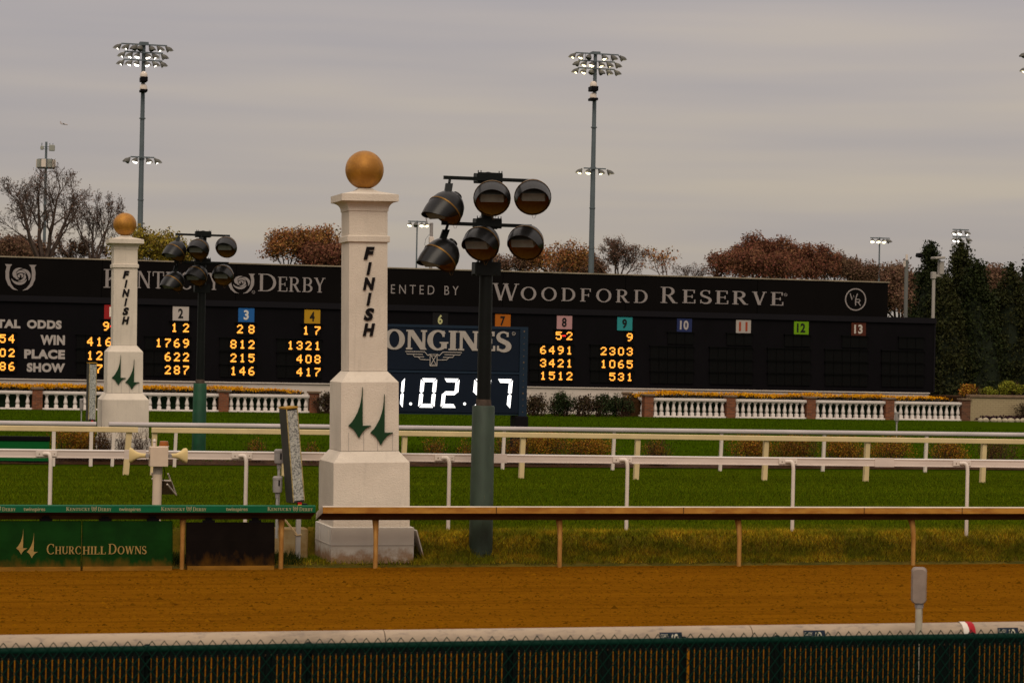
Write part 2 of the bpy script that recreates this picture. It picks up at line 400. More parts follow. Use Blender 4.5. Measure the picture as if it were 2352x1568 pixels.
m_bank = mat('bank_soil', (.12,.078,.006), .95, dark=(.055,.048,.003), vscale=2.2, lo=.4, hi=.6, spec=.1, bump=.5, bscale=20)
m_lawn = mat('lawn_base', (.032,.056,.0008), .95, dark=(.024,.042,.0006), vscale=.8, vstretch=(.12,1,1), spec=.0)
m_ground = mat('far_ground', (.05,.06,.02), .95, var=.3, vscale=.05)
tag(npmesh('ground', [(-4000,-4000,-.4),(4000,-4000,-.4),(4000,5500,-.4),(-4000,5500,-.4)], [(0,1,2,3)], m_ground), kind='structure')
sheet('apron', [(-60,.5),(14.3,.5),(14.55,.5),(14.58,-.1)], m_apron, -60, 140)
sheet('dirt_track', [(14.5,0),(20,0),(28,0),(35.22,0)], m_dirt, -90, 220)
sheet('grass_bank', [(35.15,-.02),(35.3,.012),(35.5,.015),(35.75,.14),(35.9,.27),(36.05,.40),(36.4,.45),(37.3,.46)], m_bank, -40, 90, 1300, .018, 0.0, True)
sheet('turf_course', [(37.25,.461),(45,.348),(57,.2),(60.15,.2)], m_turf, -90, 260)
sheet('lawn', [(60.1,.2),(61.2,.3),(70,.3),(420,.3)], m_lawn, -260, 420, 4)
m_mulch = mat('mulch', (.055,.024,.008), .95, var=.5, vscale=9, bump=.6, bscale=30)
sheet('mulch_strip', [(60.35,.235),(60.7,.265),(61.2,.31),(62.0,.31)], m_mulch, 3.0, 40, 60, .015, .004)

def blades(name, n, xr, yr, hgt, wid, m, zf=gz, lean=.35, dens=None):
    x = rng.uniform(*xr, n); y = rng.uniform(*yr, n)
    if dens is not None: k = dens(x, y); x, y = x[k], y[k]
    n = len(x); z = np.array([zf(v) for v in y]) - .004 if zf is not gz2 else np.array([gz2(u_, v) for u_, v in zip(x, y)]) - .004
    h = hgt * rng.uniform(.55, 1.3, n); a = rng.uniform(0, 2*np.pi, n); ln = rng.normal(0, lean, (n, 2)) * h[:, None]
    dx, dy = np.cos(a)*wid/2, np.sin(a)*wid/2*.4
    V = np.stack([np.stack([x-dx, y-dy, z], 1), np.stack([x+dx, y+dy, z], 1), np.stack([x+ln[:,0], y+ln[:,1], z+h], 1)], 1).reshape(-1, 3)
    return tag(npmesh(name, V, np.arange(3*n).reshape(-1, 3), m), kind='stuff')
m_blade_turf = mat('turf_blades', (.077,.102,.0020), .9, dark=(.050,.070,.0013), vscale=1.1, vstretch=(.05,1.7,1), island=.35, spec=.02)
m_blade_lawn = mat('lawn_blades', (.048,.082,.0014), .9, dark=(.035,.061,.0009), vscale=.7, vstretch=(.15,1,1), island=.3, spec=.02)
m_blade_bank = mat('bank_blades', (.40,.25,.014), .9, dark=(.135,.130,.007), vscale=1.5, vstretch=(1,1.6,1.6), lo=.43, hi=.68, island=.45, spec=.02)
m_blade_tuft = mat('tuft_blades', (.035,.048,.004), .85, var=.4, vscale=3, island=.5, spec=.1)
bankz = lambda v: gz(v)
blades('bank_grass', 62000, (3.0, 22.5), (35.5, 36.3), .085, .016, m_blade_bank, zf=gz2, lean=.55, dens=lambda x, y: (x > BANKX-.1) | (y > 37.0) | (rng.random(len(x)) < .12))
tag(blades('bank_top_grass', 42000, (3.0, 23.5), (36.05, 37.4), .05, .018, mat('bank_top_blades', (.135,.135,.005), .9, dark=(.075,.098,.003), vscale=1.2, island=.35, spec=.02), zf=gz2), 'yellow green grass along the top edge of the bank', 'grass')
tag(bpy.data.objects['bank_grass'], 'rough half brown grass covering the bank behind the dirt rail', 'grass')
tag(blades('lip_grass', 6000, (3.0, 22.5), (35.30, 35.62), .018, .014, mat('lip_blades', (.13,.11,.012), .85, var=.4, vscale=3, island=.4)), 'short sparse grass at the foot of the bank', 'grass')
tag(blades('turf_grass', 190000, (2.0, 31), (37.3, 59.7), .045, .020, m_blade_turf), 'mown green grass of the turf course', 'grass')
tag(blades('lawn_grass', 60000, (3.0, 48), (60.9, 104), .06, .045, m_blade_lawn), 'green infield lawn in front of the scoreboard', 'grass')

def clods(name, n, xr, yr, r, m):
    x = rng.uniform(*xr, n); y = rng.uniform(*yr, n); q = r*rng.lognormal(0, .45, n); a = rng.uniform(0, 6.28, n)
    base = np.array([(1,0,0),(0,1,0),(-1,0,0),(0,-1,0),(0,0,.75)]); V = np.zeros((n, 5, 3)); ca, sa = np.cos(a), np.sin(a)
    for i, b in enumerate(base):
        k = rng.uniform(.6, 1.2, n)*q; V[:, i, 0] = x+(b[0]*ca-b[1]*sa)*k*1.3; V[:, i, 1] = y+(b[0]*sa+b[1]*ca)*k; V[:, i, 2] = b[2]*k-.002
    f = np.array([(0,1,4),(1,2,4),(2,3,4),(3,0,4)]); Fc = (f[None]+np.arange(n)[:, None, None]*5).reshape(-1, 3)
    return tag(npmesh(name, V.reshape(-1, 3), Fc, m), kind='stuff')
tag(clods('dirt_clods', 60000, (1, 24), (22, 35.2), .0115, mat('clod_dirt', (.125,.049,.0016), .98, island=.5, hue=.0, spec=.0)), 'loose clods scattered over the raked dirt track', 'dirt clods')

# ================================================================== materials for objects
m_stucco = mat('white_stucco', (.67,.585,.485), .92, var=.10, vscale=1.6, bump=.45, bscale=55, spec=.15)
layer(m_stucco, (.40,.35,.29), .54, .78, scale=2.4, stretch=(6,6,.30), amount=.45)
layer(m_stucco, (.44,.38,.31), .62, .72, scale=30., amount=.25)
m_boxw = mat('white_boarding', (.64,.585,.51), .75, var=.08, vscale=2, spec=.25)
layer(m_boxw, (.28,.135,.045), .50, .78, scale=6., zlo=.04, zhi=.42, amount=.85)
m_gold = mat('gold_paint', (.43,.190,.020), .45, metal=.35, dark=(.30,.125,.012), vscale=5, bump=.4, bscale=70, spec=.4)
m_green_emb = mat('emblem_green', (.012,.040,.016), .6)
m_black = mat('black_paint', (.006,.005,.006), .6, spec=.06)
m_blackfin = mat('letter_black', (.007,.005,.005), .6)
m_white_pvc = mat('white_pvc', (.64,.53,.46), .5, var=.12, vscale=2.2, vstretch=(.6,3,3), spec=.15)
m_white_steel = mat('white_painted_steel', (.68,.58,.50), .45, var=.08, vscale=4, spec=.2)
layer(m_white_steel, (.40,.33,.26), .66, .76, scale=25, amount=.7)
m_cream = mat('cream_plastic', (.66,.50,.26), .5, var=.12, vscale=1.5, spec=.35)
m_rust = mat('dirt_splashed_rail', (.46,.225,.034), .7, dark=(.29,.110,.014), vscale=5, vstretch=(.5,2,1.4), lo=.36, hi=.64, spec=.25)
layer(m_rust, (.52,.38,.22), .60, .72, scale=6., stretch=(.35,3,2), amount=.6)
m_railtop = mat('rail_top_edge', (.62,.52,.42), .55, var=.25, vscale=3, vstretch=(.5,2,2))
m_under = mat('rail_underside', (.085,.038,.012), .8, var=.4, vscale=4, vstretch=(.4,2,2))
m_postb = mat('dirt_stained_post', (.42,.22,.060), .7, dark=(.30,.135,.030), vscale=5, vstretch=(2,2,.6))
m_greenrail = mat('green_vinyl_cover', (.002,.105,.042), .55, var=.18, vscale=3, vstretch=(.6,2,2), spec=.15)
m_greenpan = mat('green_padding', (.004,.034,.003), .7, var=.3, vscale=3, spec=.06)
layer(m_greenpan, (.125,.056,.005), .50, .85, scale=5., stretch=(1,1,.5), zlo=-.05, zhi=.42, amount=.85)
m_blackpan = mat('black_padding', (.007,.0045,.0035), .8, var=.3, vscale=3, spec=.04)
layer(m_blackpan, (.115,.048,.004), .50, 1.0, scale=5., stretch=(1,1,.5), zlo=-.1, zhi=.55, amount=.85)
m_logo = mat('cream_print', (.36,.235,.075), .6, var=.15, vscale=6)
m_logo2 = mat('pale_print', (.34,.31,.17), .6)
m_polebk = mat('black_pole_paint', (.0045,.006,.005), .45, var=.3, vscale=3, spec=.16)
m_lampbk = mat('black_lamp_enamel', (.006,.006,.006), .32, var=.2, vscale=4, spec=.28)
m_brass = mat('brass_rim', (.16,.085,.022), .4, metal=.6)
m_reflect = mat('bronze_reflector', (.34,.165,.025), .5, metal=.35)
m_baffle = mat('grey_baffle', (.17,.175,.155), .6, var=.2, vscale=9)
m_wrap1 = mat('faded_green_padding', (.030,.049,.031), .6, var=.25, vscale=4, vstretch=(2,2,.6), spec=.4)
layer(m_wrap1, (.20,.16,.05), .66, .74, scale=7, stretch=(3,3,1), amount=.55)
m_wrap2 = mat('bright_green_padding', (.002,.062,.022), .6, var=.3, vscale=4, spec=.4)
m_board = mat('scoreboard_black', (.0052,.0044,.0055), .7, var=.2, vscale=.7, vstretch=(1,1,.5), spec=.05)
m_board2 = mat('scoreboard_fascia', (.0042,.0032,.0030), .7, var=.2, vscale=.6, spec=.05)
m_ledge = mat('scoreboard_ledge', (.0085,.0075,.0095), .6, spec=.08)
m_coping = mat('coping_metal', (.34,.28,.20), .5, var=.35, vscale=.8, vstretch=(1,1,3))
m_module = mat('display_module', (.003,.0028,.0028), .35, spec=.12)
m_sign = mat('sign_grey_letter', (.27,.235,.225), .6)
m_signw = mat('sign_white_letter', (.42,.375,.345), .6, var=.1, vscale=8)
m_led = mat('amber_led', (.3,.12,.02), .5, emit=(1,.36,.045), estr=1.7)
m_ledr = mat('red_led', (.3,.02,.02), .5, emit=(1,.03,.02), estr=1.6)
m_ledw = mat('white_led', (.5,.5,.5), .5, emit=(1,.97,.93), estr=2.0)
m_basew = mat('white_base_wall', (.60,.52,.45), .8, var=.12, vscale=.8, vstretch=(1,1,3))
m_balus = mat('white_balustrade', (.70,.62,.57), .7, var=.1, vscale=3, spec=.25)
m_brick = mat('red_brick', (.19,.065,.030), .85, var=.3, vscale=9)
def brickify(m, c1, c2, mortar, sc):
    t = m.node_tree; bs = t.nodes['Principled BSDF']; b = t.nodes.new('ShaderNodeTexBrick')
    g = t.nodes.new('ShaderNodeNewGeometry'); s = t.nodes.new('ShaderNodeSeparateXYZ'); c = t.nodes.new('ShaderNodeCombineXYZ'); a = t.nodes.new('ShaderNodeMath')
    t.links.new(g.outputs['Position'], s.inputs[0]); t.links.new(s.outputs[0], a.inputs[0]); t.links.new(s.outputs[1], a.inputs[1])
    t.links.new(a.outputs[0], c.inputs[0]); t.links.new(s.outputs[2], c.inputs[1]); t.links.new(c.outputs[0], b.inputs['Vector'])
    b.inputs['Color1'].default_value = (*c1,1); b.inputs['Color2'].default_value = (*c2,1); b.inputs['Mortar'].default_value = (*mortar,1)
    b.inputs['Scale'].default_value = sc; b.inputs['Mortar Size'].default_value = .035; b.inputs['Brick Width'].default_value = .9; b.inputs['Row Height'].default_value = .32
    t.links.new(b.outputs['Color'], bs.inputs['Base Color'])
brickify(m_brick, (.235,.075,.032), (.125,.042,.022), (.17,.11,.075), 4.2)
m_brick2 = mat('dark_brick', (.1,.05,.03), .85); brickify(m_brick2, (.15,.062,.034), (.075,.034,.022), (.14,.09,.06), 4.2)
m_cap = mat('stone_cap', (.20,.135,.085), .8, var=.25, vscale=5)
m_timer = mat('timer_navy', (.006,.011,.022), .5, var=.12, vscale=1.2, spec=.12)
m_timer2 = mat('timer_navy_frame', (.010,.021,.038), .5, spec=.15)
m_longl = mat('timer_letter', (.40,.355,.315), .6, var=.12, vscale=5, vstretch=(5,1,.5))
m_tower = mat('galvanised_blue_grey', (.125,.150,.165), .5, metal=.2, var=.12, vscale=1)
m_lampg = mat('lamp_housing_grey', (.105,.10,.088), .5, metal=.1)
m_lit = mat('lit_lamp', (.9,.85,.7), .4, emit=(1,.86,.52), estr=6)
m_lit2 = mat('lit_lamp_white', (.9,.85,.8), .4, emit=(1,.93,.82), estr=6)
m_bark = mat('bark', (.115,.080,.065), .95, var=.3, vscale=3)
m_twig = mat('shrub_twig', (.060,.032,.020), .9)
m_grey = mat('grey_box', (.30,.27,.255), .5, var=.12, vscale=8)
m_silver = mat('silver_tube', (.42,.40,.37), .4, metal=.4)
def leafm(n, c, isl=.5, rough=.75): return mat(n, c, rough, island=isl, spec=.15)

# ================================================================== foliage builders
def leaf_cloud(centres, n_each, spread, size, rg, flat=1.0):
    c = np.repeat(np.asarray(centres, float), n_each, 0); n = len(c)
    p = c + np.clip(rg.normal(0, 1, (n, 3)), -1.7, 1.7) * np.asarray(spread)
    a = rg.normal(0, 1, (n, 3)); a /= np.linalg.norm(a, axis=1)[:, None]
    b = np.cross(a, rg.normal(0, 1, (n, 3))); b /= np.linalg.norm(b, axis=1)[:, None]
    s = (size * rg.uniform(.5, 1.3, n))[:, None]
    V = np.stack([p - a*s, p + b*s*.55, p + a*s, p - b*s*.55], 1).reshape(-1, 3)
    return V, np.arange(4*n).reshape(-1, 4)
def limbs(rg, segs, p, d, ln, r, depth, spreadk, up, ends, kids=(2, 3)):
    """recursive limbs: appends (p0, p1, r0, r1)"""
    n = 3; q = np.array(p, float); dd = np.array(d, float)
    pts = [q.copy()]
    for k in range(n):
        dd = dd + rg.normal(0, .13, 3) + np.array([0, 0, up]); dd /= np.linalg.norm(dd)
        nq = q + dd*ln/n; r1 = r*(1-.28*(k+1)/n) if depth else r*(1-.75*(k+1)/n)
        segs.append((q.copy(), nq.copy(), r*(1-.28*k/n) if depth else r*(1-.75*k/n), r1)); q = nq; pts.append(q.copy())
    if depth == 0: ends.append(q.copy()); return
    if depth <= 2: ends.append(q.copy())
    for i in range(rg.integers(kids[0], kids[1]+1)):
        a = rg.uniform(0, 2*np.pi); o = np.cross(dd, [math.cos(a), math.sin(a), .3]); o /= (np.linalg.norm(o)+1e-6)
        nd = dd + o*spreadk*rg.uniform(.6, 1.3); nd /= np.linalg.norm(nd)
        limbs(rg, segs, q, nd, ln*rg.uniform(.66, .86), r*.68, depth-1, spreadk, up, ends, kids)
    if depth > 1:
        for i in range(2):
            a = rg.uniform(0, 2*np.pi); o = np.cross(dd, [math.cos(a), math.sin(a), .3]); o /= (np.linalg.norm(o)+1e-6)
            nd = dd*.6 + o*spreadk*1.3; nd /= np.linalg.norm(nd)
            limbs(rg, segs, pts[1+i % 2], nd, ln*rg.uniform(.5, .7), r*.45, max(0, depth-2), spreadk, up, ends, kids)
def limb_mesh(segs, n=4, rmin=.0):
    p0 = np.array([s_[0] for s_ in segs]); p1 = np.array([s_[1] for s_ in segs]); r0 = np.maximum([s_[2] for s_ in segs], rmin); r1 = np.maximum([s_[3] for s_ in segs], rmin)
    d = p1-p0; d /= np.linalg.norm(d, axis=1)[:, None]+1e-9; a = np.cross(d, [.3, .9, .2]); a /= np.linalg.norm(a, axis=1)[:, None]+1e-9; b = np.cross(d, a)
    t = 2*np.pi*np.arange(n)/n; ring = a[:, None]*np.cos(t)[None, :, None]+b[:, None]*np.sin(t)[None, :, None]
    V = np.concatenate([p0[:, None]+ring*r0[:, None, None], p1[:, None]+ring*r1[:, None, None]], 1).reshape(-1, 3)
    i = np.arange(n); j = (i+1) % n; f = np.stack([i, j, n+j, n+i], 1)
    return V, (f[None]+(np.arange(len(segs))*2*n)[:, None, None]).reshape(-1, 4)
def fan_tree(name, label, loc, h, wd, hc, seed, leaf=None, nleaf=0, lsize=.08, forks=5, fan=.55, group=None, levels=4, rmin=.011, bark=None, lean=0.0, every=1, spread=.16, clump=2):
    """open-grown bare tree: long forking limbs, side branches and fine twigs"""
    rg = np.random.default_rng(seed); segs = []; ends = []; NS = (8, 7, 6, 5, 3)
    def limb(p, d, L, r, lv):
        n = NS[lv]; d = d/np.linalg.norm(d); sd = rg.uniform(0, 6.28)
        for i in range(n):
            t = i/n; d = d + rg.normal(0, .10+.02*lv, 3) + np.array([0, 0, .045 if lv else .02]); d /= np.linalg.norm(d); q = p+d*L/n
            segs.append((p, q, r*(1-.8*t), r*(1-.8*(t+1/n)))); p = q
            if lv < levels and i >= (2 if lv == 0 else 1) and (lv < 2 or rg.random() < .8):
                for _ in range(every if lv == 1 else 1):
                    sd += 2.4+rg.normal(0, .5); e1 = np.cross(d, [0.1, .2, 1.0]); e1 /= np.linalg.norm(e1)+1e-6; e2 = np.cross(d, e1)
                    o = e1*math.cos(sd)+e2*math.sin(sd); nd = d*rg.uniform(.75, 1.1)+o*rg.uniform(.5, .95)
                    limb(p, nd, L*rg.uniform(.42, .60)*(1-.45*t), r*.46*(1-.5*t), lv+1)
        if lv >= clump: ends.append(p)
    for k in range(forks):
        a = (k-(forks-1)/2)/max(1, forks-1)*2
        limb(np.array([a*.05, rg.normal(0, .04), 0]), np.array([a*fan+lean+rg.normal(0, .06), rg.normal(0, .3), 1.0]), 1.0*rg.uniform(.85, 1.05), .030*rg.uniform(.7, 1.1), 0)
    allp = np.array([s_[1] for s_ in segs]); zt = allp[:, 2].max(); cx = allp[:, 0].mean(); wx = np.percentile(np.abs(allp[:, 0]-cx), 98.5)
    k = np.array([wd/2/wx, wd/2/wx, hc/zt]); sh = np.array([-cx*k[0], 0, h-hc])
    segs = [(a*k+sh, b*k+sh, r0*hc, r1*hc) for a, b, r0, r1 in segs]
    tr_ = .05*hc; segs += [(np.array([0., 0, 0]), np.array([0, 0, (h-hc)*1.01]), tr_*1.4, tr_)] if h > hc+.5 else []
    o = thing(name, label, 'tree', loc, group)
    V, Fc = limb_mesh(segs, 3, rmin); npmesh('trunk', V, Fc, bark or m_bark, o)
    if leaf is not None and nleaf:
        E2 = np.array(ends)*k+sh; E2 = E2[rg.random(len(E2)) < min(1, nleaf)]
        V, Fc = leaf_cloud(E2, max(1, int(nleaf)), spread, lsize, rg); npmesh('crown', V, Fc, leaf, o)
    return o
def shrub(name, label, loc, w, d, h, seed, leaf, n, size, group, twigs=60, cat='shrub', lobes=14, bare=False, tw=.006):
    rg = np.random.default_rng(seed); o = thing(name, label, cat, loc, group)
    segs = []
    for i in range(twigs):
        p = np.array([rg.uniform(-.3, .3)*w, rg.uniform(-.3, .3)*d, 0.0]); v = np.array([rg.normal(0, .35), rg.normal(0, .3), 1.0])
        L = h*rg.uniform(.6, 1.0)
        for k in range(4):
            v2 = v + rg.normal(0, .22, 3); q = p + v2/np.linalg.norm(v2)*L/4; segs.append((p, q, tw*(1.4-.25*k), tw*(1.15-.25*k)))
            if k > 0 and bare:
                for j in range(2):
                    v3 = v2 + rg.normal(0, .6, 3); q2 = q + v3/np.linalg.norm(v3)*L/5; segs.append((q, q2, tw*.7, tw*.4))
            p = q
    V, Fc = limb_mesh(segs, 3, .003); npmesh('stems', V, Fc, m_twig, o)
    if n:
        c = []
        for i in range(lobes):
            a = rg.uniform(0, 2*np.pi); r = rg.uniform(0, 1)**.6; c.append((math.cos(a)*r*w*.40, math.sin(a)*r*d*.40, h*(.28+.50*rg.random()*(1-.45*r*r))))
        V, Fc = leaf_cloud(c, n//lobes, (w*.105, d*.13, h*.125), size, rg); V[:, 2] = np.maximum(V[:, 2], .01)
        npmesh('leaves', V, Fc, leaf, o)
    return o
def conifer(name, label, loc, h, w, seed, leaf, n=9000, group=None):
    rg = np.random.default_rng(seed); o = thing(name, label, 'tree', loc, group)
    mb = MB(); mb.tube([(0,0,0),(0,0,h*.5),(.03,0,h*.93)], [w*.06, w*.04, .02], 8); mb.build('trunk', m_bark, o)
    nl = 260; c = []
    for i in range(nl):
        t = rg.random()**1.25; a = rg.uniform(0, 2*np.pi); rr = w/2*(1-t)**.72*(1+.16*math.sin(3*a+seed)+rg.normal(0, .07)); rr *= min(1, .5+t*6)
        c.append((rr*math.cos(a)*.86, rr*math.sin(a)*.86, h*(.02+t*.955)))
    V, Fc = leaf_cloud(c, n//nl, (w*.045+.05, w*.045+.05, h*.022+.08), .085, rg)
    top = leaf_cloud([(0, 0, h*.965), (.02, 0, h*.99)], 120, (.07, .07, .16), .07, rg)
    V = np.concatenate([V, top[0]]); V[:, 2] = np.maximum(V[:, 2], .02); Fc = np.concatenate([Fc, top[1]+len(V)-len(top[0])])
    npmesh('foliage', V, Fc, leaf, o)
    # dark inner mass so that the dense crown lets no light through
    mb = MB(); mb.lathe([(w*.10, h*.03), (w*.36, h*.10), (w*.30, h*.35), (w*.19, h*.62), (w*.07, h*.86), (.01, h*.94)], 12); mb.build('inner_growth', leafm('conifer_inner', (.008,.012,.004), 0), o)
    return o
# ================================================================== OBJECTS, from the near fence outward
# ---------------- chain link fence with slats
NF = 13.9; _fa, _fb = P(0,1490,NF), P(2352,1452,NF); ztop = (_fa.z+_fb.z)/2; fx0, fx1 = _fa.x-3.2, _fb.x+4.2
m_chain = mat('green_vinyl_wire', (.0015,.020,.012), .6, spec=.06)
m_slat = mat('dark_green_slat', (.0018,.0045,.0035), .6, spec=.06)
fence = thing('chain_link_fence', 'green chain link fence with dark privacy slats along the near edge of the track', 'fence', (fx0, NF, .5))
hF = ztop-.5
mb = MB(); mb.tube([(0,.022,hF-.02),(fx1-fx0,.022,hF-.02)], .021, 10); mb.build('top_rail', m_chain, fence, True)
mb = MB(); pit = .0715; npit = int((fx1-fx0)/pit); dh = .09
for k in range(-int(hF/dh)-1, npit+1):
    for sgn in (1, -1):
        x0 = k*pit if sgn > 0 else (k+int(hF/dh)+2)*pit
        zt = hF+.030; L = zt/dh*pit; a, b = x0, x0+sgn*L
        if max(a, b) < 0 or min(a, b) > fx1-fx0: continue
        # shift so that the two directions meet in knuckles over the top rail
        off = (math.ceil(L/pit)*pit-L); a += sgn*off; b += sgn*off
        y = -.004 if sgn > 0 else .004
        mb.tube([(a, y, 0), (b, y, zt)], .0032, 4, False)
mb.build('wire_mesh', m_chain, fence)
posts_px = [(-90,1), (340,1), (712,1), (1176,1), (1575,0), (1790,1), (2240,1), (2800,1), (3300,1), (-600,1)]
pxs = [P(x, 1500, NF).x-fx0 for x, _ in posts_px]
mb = MB()
for k in range(npit*2):
    x = k*pit/2
    if any(abs(x+.014-p) < .012 for p in pxs): continue
    wob = random.Random(k).uniform(-.0012, .0012)
    mb.box((x-.0002, .006, .04), (x+.0295+wob, .0085, hF-.030-random.Random(k+9).uniform(0,.006)))
mb.build('privacy_slats', m_slat, fence)
mb = MB(); mb.box((0,.010,hF-.060),(fx1-fx0,.013,hF-.010)); mb.build('slat_channel', m_slat, fence)
for p in pxs:
    mb = MB(); mb.tube([(p,.045,0),(p,.045,hF-.012)], .024, 12); mb.tube([(p,.045,hF-.012),(p,.045,hF+.006)], [.034,.012], 12); mb.build('post', m_slat, fence, True)
# ---------------- outer rail: fat white pipe with stickers
A, B = P(0,1459,14.72), P(2352,1425,14.72); A.z = B.z = (A.z+B.z)/2
A.y = B.y = 14.72; rr = .078; cz = A.z-rr
m_pipe = mat('scuffed_white_pipe', (.385,.295,.21), .55, var=.15, vscale=3, vstretch=(.5,2,2), spec=.15)
layer(m_pipe, (.13,.105,.095), .53, .72, scale=7, stretch=(1.6,3,5), amount=.75)
layer(m_pipe, (.075,.06,.05), .56, .70, scale=1.5, stretch=(.6,1,2.2), amount=.6)
orail = thing('outer_rail', 'fat scuffed white pipe rail running behind the slatted fence', 'rail', (A.x-3.4, 14.72, .0))
L0, L1 = A.x-3.4, B.x+5
joints = [P(x,1450,14.72).x for x in (-1400, 880, 1720, 4200)]
for i in range(3):
    mb = MB(); mb.tube([(max(joints[i], L0)+.003, 14.72, cz), (min(joints[i+1], L1)-.003, 14.72, cz)], rr, 22); mb.build('pipe', m_pipe, orail, True, True)
mb = MB(); mb.tube([(L0+.1,14.72,cz),(L1-.1,14.72,cz)], rr-.012, 12); mb.build('inner_sleeve', m_black, orail, True, True)
for x in (-200, 620, 1400, 2180, 2960):
    X = P(x,1500,14.72).x; mb = MB(); mb.tube([(X,14.80,0),(X,14.80,cz-.02)], .04, 10); mb.build('post', m_slat, orail, True, True)
def wrap(name, xa, xb, a0, a1, m, parent, lift=.006):
    mb = MB(); n = 10; v = []
    for k in range(n+1):
        a = R_(a0+(a1-a0)*k/n); y, z = 14.72-(rr+lift)*math.cos(a), cz+(rr+lift)*math.sin(a); v += [(xa,y,z),(xb,y,z)]
    mb.add(v, [(2*k, 2*k+1, 2*k+3, 2*k+2) for k in range(n)]); return mb.build(name, m, parent, True, True)
X = P(2222,1440,14.72).x; wrap('red_band', X-.024, X+.024, -80, 200, mat('red_tape', (.35,.012,.02), .5), orail)
wrap('white_band', X-.066, X-.024, -80, 200, mat('white_tape', (.66,.60,.52), .5), orail)
m_navy = mat('sticker_navy', (.012,.020,.035), .45); m_stk = mat('sticker_print', (.50,.47,.36), .5)
for i, xp in enumerate((1532, 1860, 2303)):
    X = P(xp,1455,14.72).x; y0 = 14.72-rr
    st = thing('rail_sticker', ('navy 60 sticker on the white pipe rail, left of a pipe joint', 'navy 60 sticker on the white pipe rail, clear of the joint and the red band', 'navy 60 sticker on the pipe rail just right of the red band')[i], 'sticker', (X, y0, cz), 'navy 60 stickers on the outer rail')
    wrap('backing', X-.078, X+.078, -34, 34, m_navy, st, .0055)
    def curved(polys, x0, x1, a0, a1, nm):
        xs = [p[0] for q in polys for p in q]; ys = [p[1] for q in polys for p in q]; mb = MB()
        for q in polys:
            vs = []
            for px, py in q:
                a = R_(a0+(py-min(ys))/(max(ys)-min(ys))*(a1-a0)); vs.append((X+x0+(px-min(xs))/(max(xs)-min(xs))*(x1-x0), 14.72-(rr+.0075)*math.cos(a), cz+(rr+.0075)*math.sin(a)))
            mb.add(vs, [tuple(range(len(vs)))])
        mb.build(nm, m_stk, st, False, True)
    curved(sans('COADY'), -.072, -.016, 10, 25, 'lettering')
    curved(sans('PHOTOGRAPHY'), -.072, -.016, 0, 7, 'lettering')
    curved(sans('6', .02), -.002, .020, -24, 26, 'numeral')
    curved(ring_poly(0, 0, .62, 1.0), .020, .052, -20, 26, 'numeral')
# ---------------- outlet box on a conduit post
X = P(2110,1400,14.35)
ob = thing('outlet_post', 'grey outlet box on a dirty conduit post in front of the pipe rail', 'utility post', (X.x, 14.35, .5))
zb = P(2110,1385,14.35).z; zt = P(2110,1305,14.35).z
mb = MB(); mb.tube([(0,0,0),(.003,0,zb-.5)], .0235, 14)
mp_ = mat('worn_conduit', (.46,.40,.30), .6, var=.2, vscale=8); layer(mp_, (.06,.05,.045), .58, .7, scale=14, stretch=(2,2,.5), amount=.8); mb.build('post', mp_, ob, True)
mb = MB(); mb.tube([(.003,0,zb-.53),(.003,0,zb-.47)], [.027,.034], 14); mb.build('collar', m_grey, ob, True)
mg = mat('weathered_box', (.27,.205,.165), .65, var=.15, vscale=12); layer(mg, (.12,.09,.06), .66, .74, scale=60, amount=.7)
mb = MB()
hw = .046; hz = (zt-zb)/2
def rr_ring(hw, hz, cz_, y, r=.026, n=5):
    o = []
    for cx, cy, a0 in ((hw-r,hz-r,0),(-hw+r,hz-r,90),(-hw+r,-hz+r,180),(hw-r,-hz+r,270)):
        for k in range(n+1): a = R_(a0+90*k/n); o.append((cx+r*math.cos(a), y, cz_+cy+r*math.sin(a)))
    return o
zc = (zb+zt)/2-.5
mb.loft([rr_ring(hw,hz,zc,.055), rr_ring(hw,hz,zc,-.030), rr_ring(hw-.004,hz-.004,zc,-.038)]); o_ = mb.build('box_cover', mg, ob, True); o_.rotation_euler = (0,0,R_(-24))
mb = MB(); mb.loft([rr_ring(hw+.004,hz+.004,zc,.070), rr_ring(hw+.004,hz+.004,zc,.045)]); o_ = mb.build('back_box', m_grey, ob, True); o_.rotation_euler = (0,0,R_(-24))

# ---------------- inner dirt rails (overhanging hood on goose posts)
NR = 35.1
def hood_rail(name, label, x0, x1, ztop, m_front, m_top, lift=0.0):
    r = thing(name, label, 'rail', (x0, NR, 0)); b = MB()
    y0 = NR-.16
    # nose, sloping deck and underside are separate parts: the nose takes splashed dirt, the underside's dark brown has its shade mixed in
    b.box((x0, y0, ztop-.105), (x1, y0+.030, ztop-.012)); b.build('front_board', m_front, r, False, True)
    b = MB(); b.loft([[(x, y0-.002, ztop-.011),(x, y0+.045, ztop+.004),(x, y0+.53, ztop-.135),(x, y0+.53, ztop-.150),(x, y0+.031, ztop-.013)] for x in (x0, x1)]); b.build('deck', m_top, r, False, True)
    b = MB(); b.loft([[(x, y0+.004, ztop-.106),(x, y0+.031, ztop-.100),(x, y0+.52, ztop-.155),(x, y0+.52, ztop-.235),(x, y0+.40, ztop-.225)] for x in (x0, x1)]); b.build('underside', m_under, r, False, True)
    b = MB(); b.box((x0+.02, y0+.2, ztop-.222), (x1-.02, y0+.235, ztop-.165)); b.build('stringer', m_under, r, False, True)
    return r
def hood_post(r, X, ztop, m):
    b = MB(); y0 = NR
    b.tube([(X+.02, y0+.20, ztop-.17),(X+.018, y0+.13, ztop-.23),(X+.006, y0+.04, ztop-.36),(X, y0, ztop-.52),(X, y0, -.03)], [.05,.052,.042,.036,.036], 12)
    b.build('post', m, r, True, True)
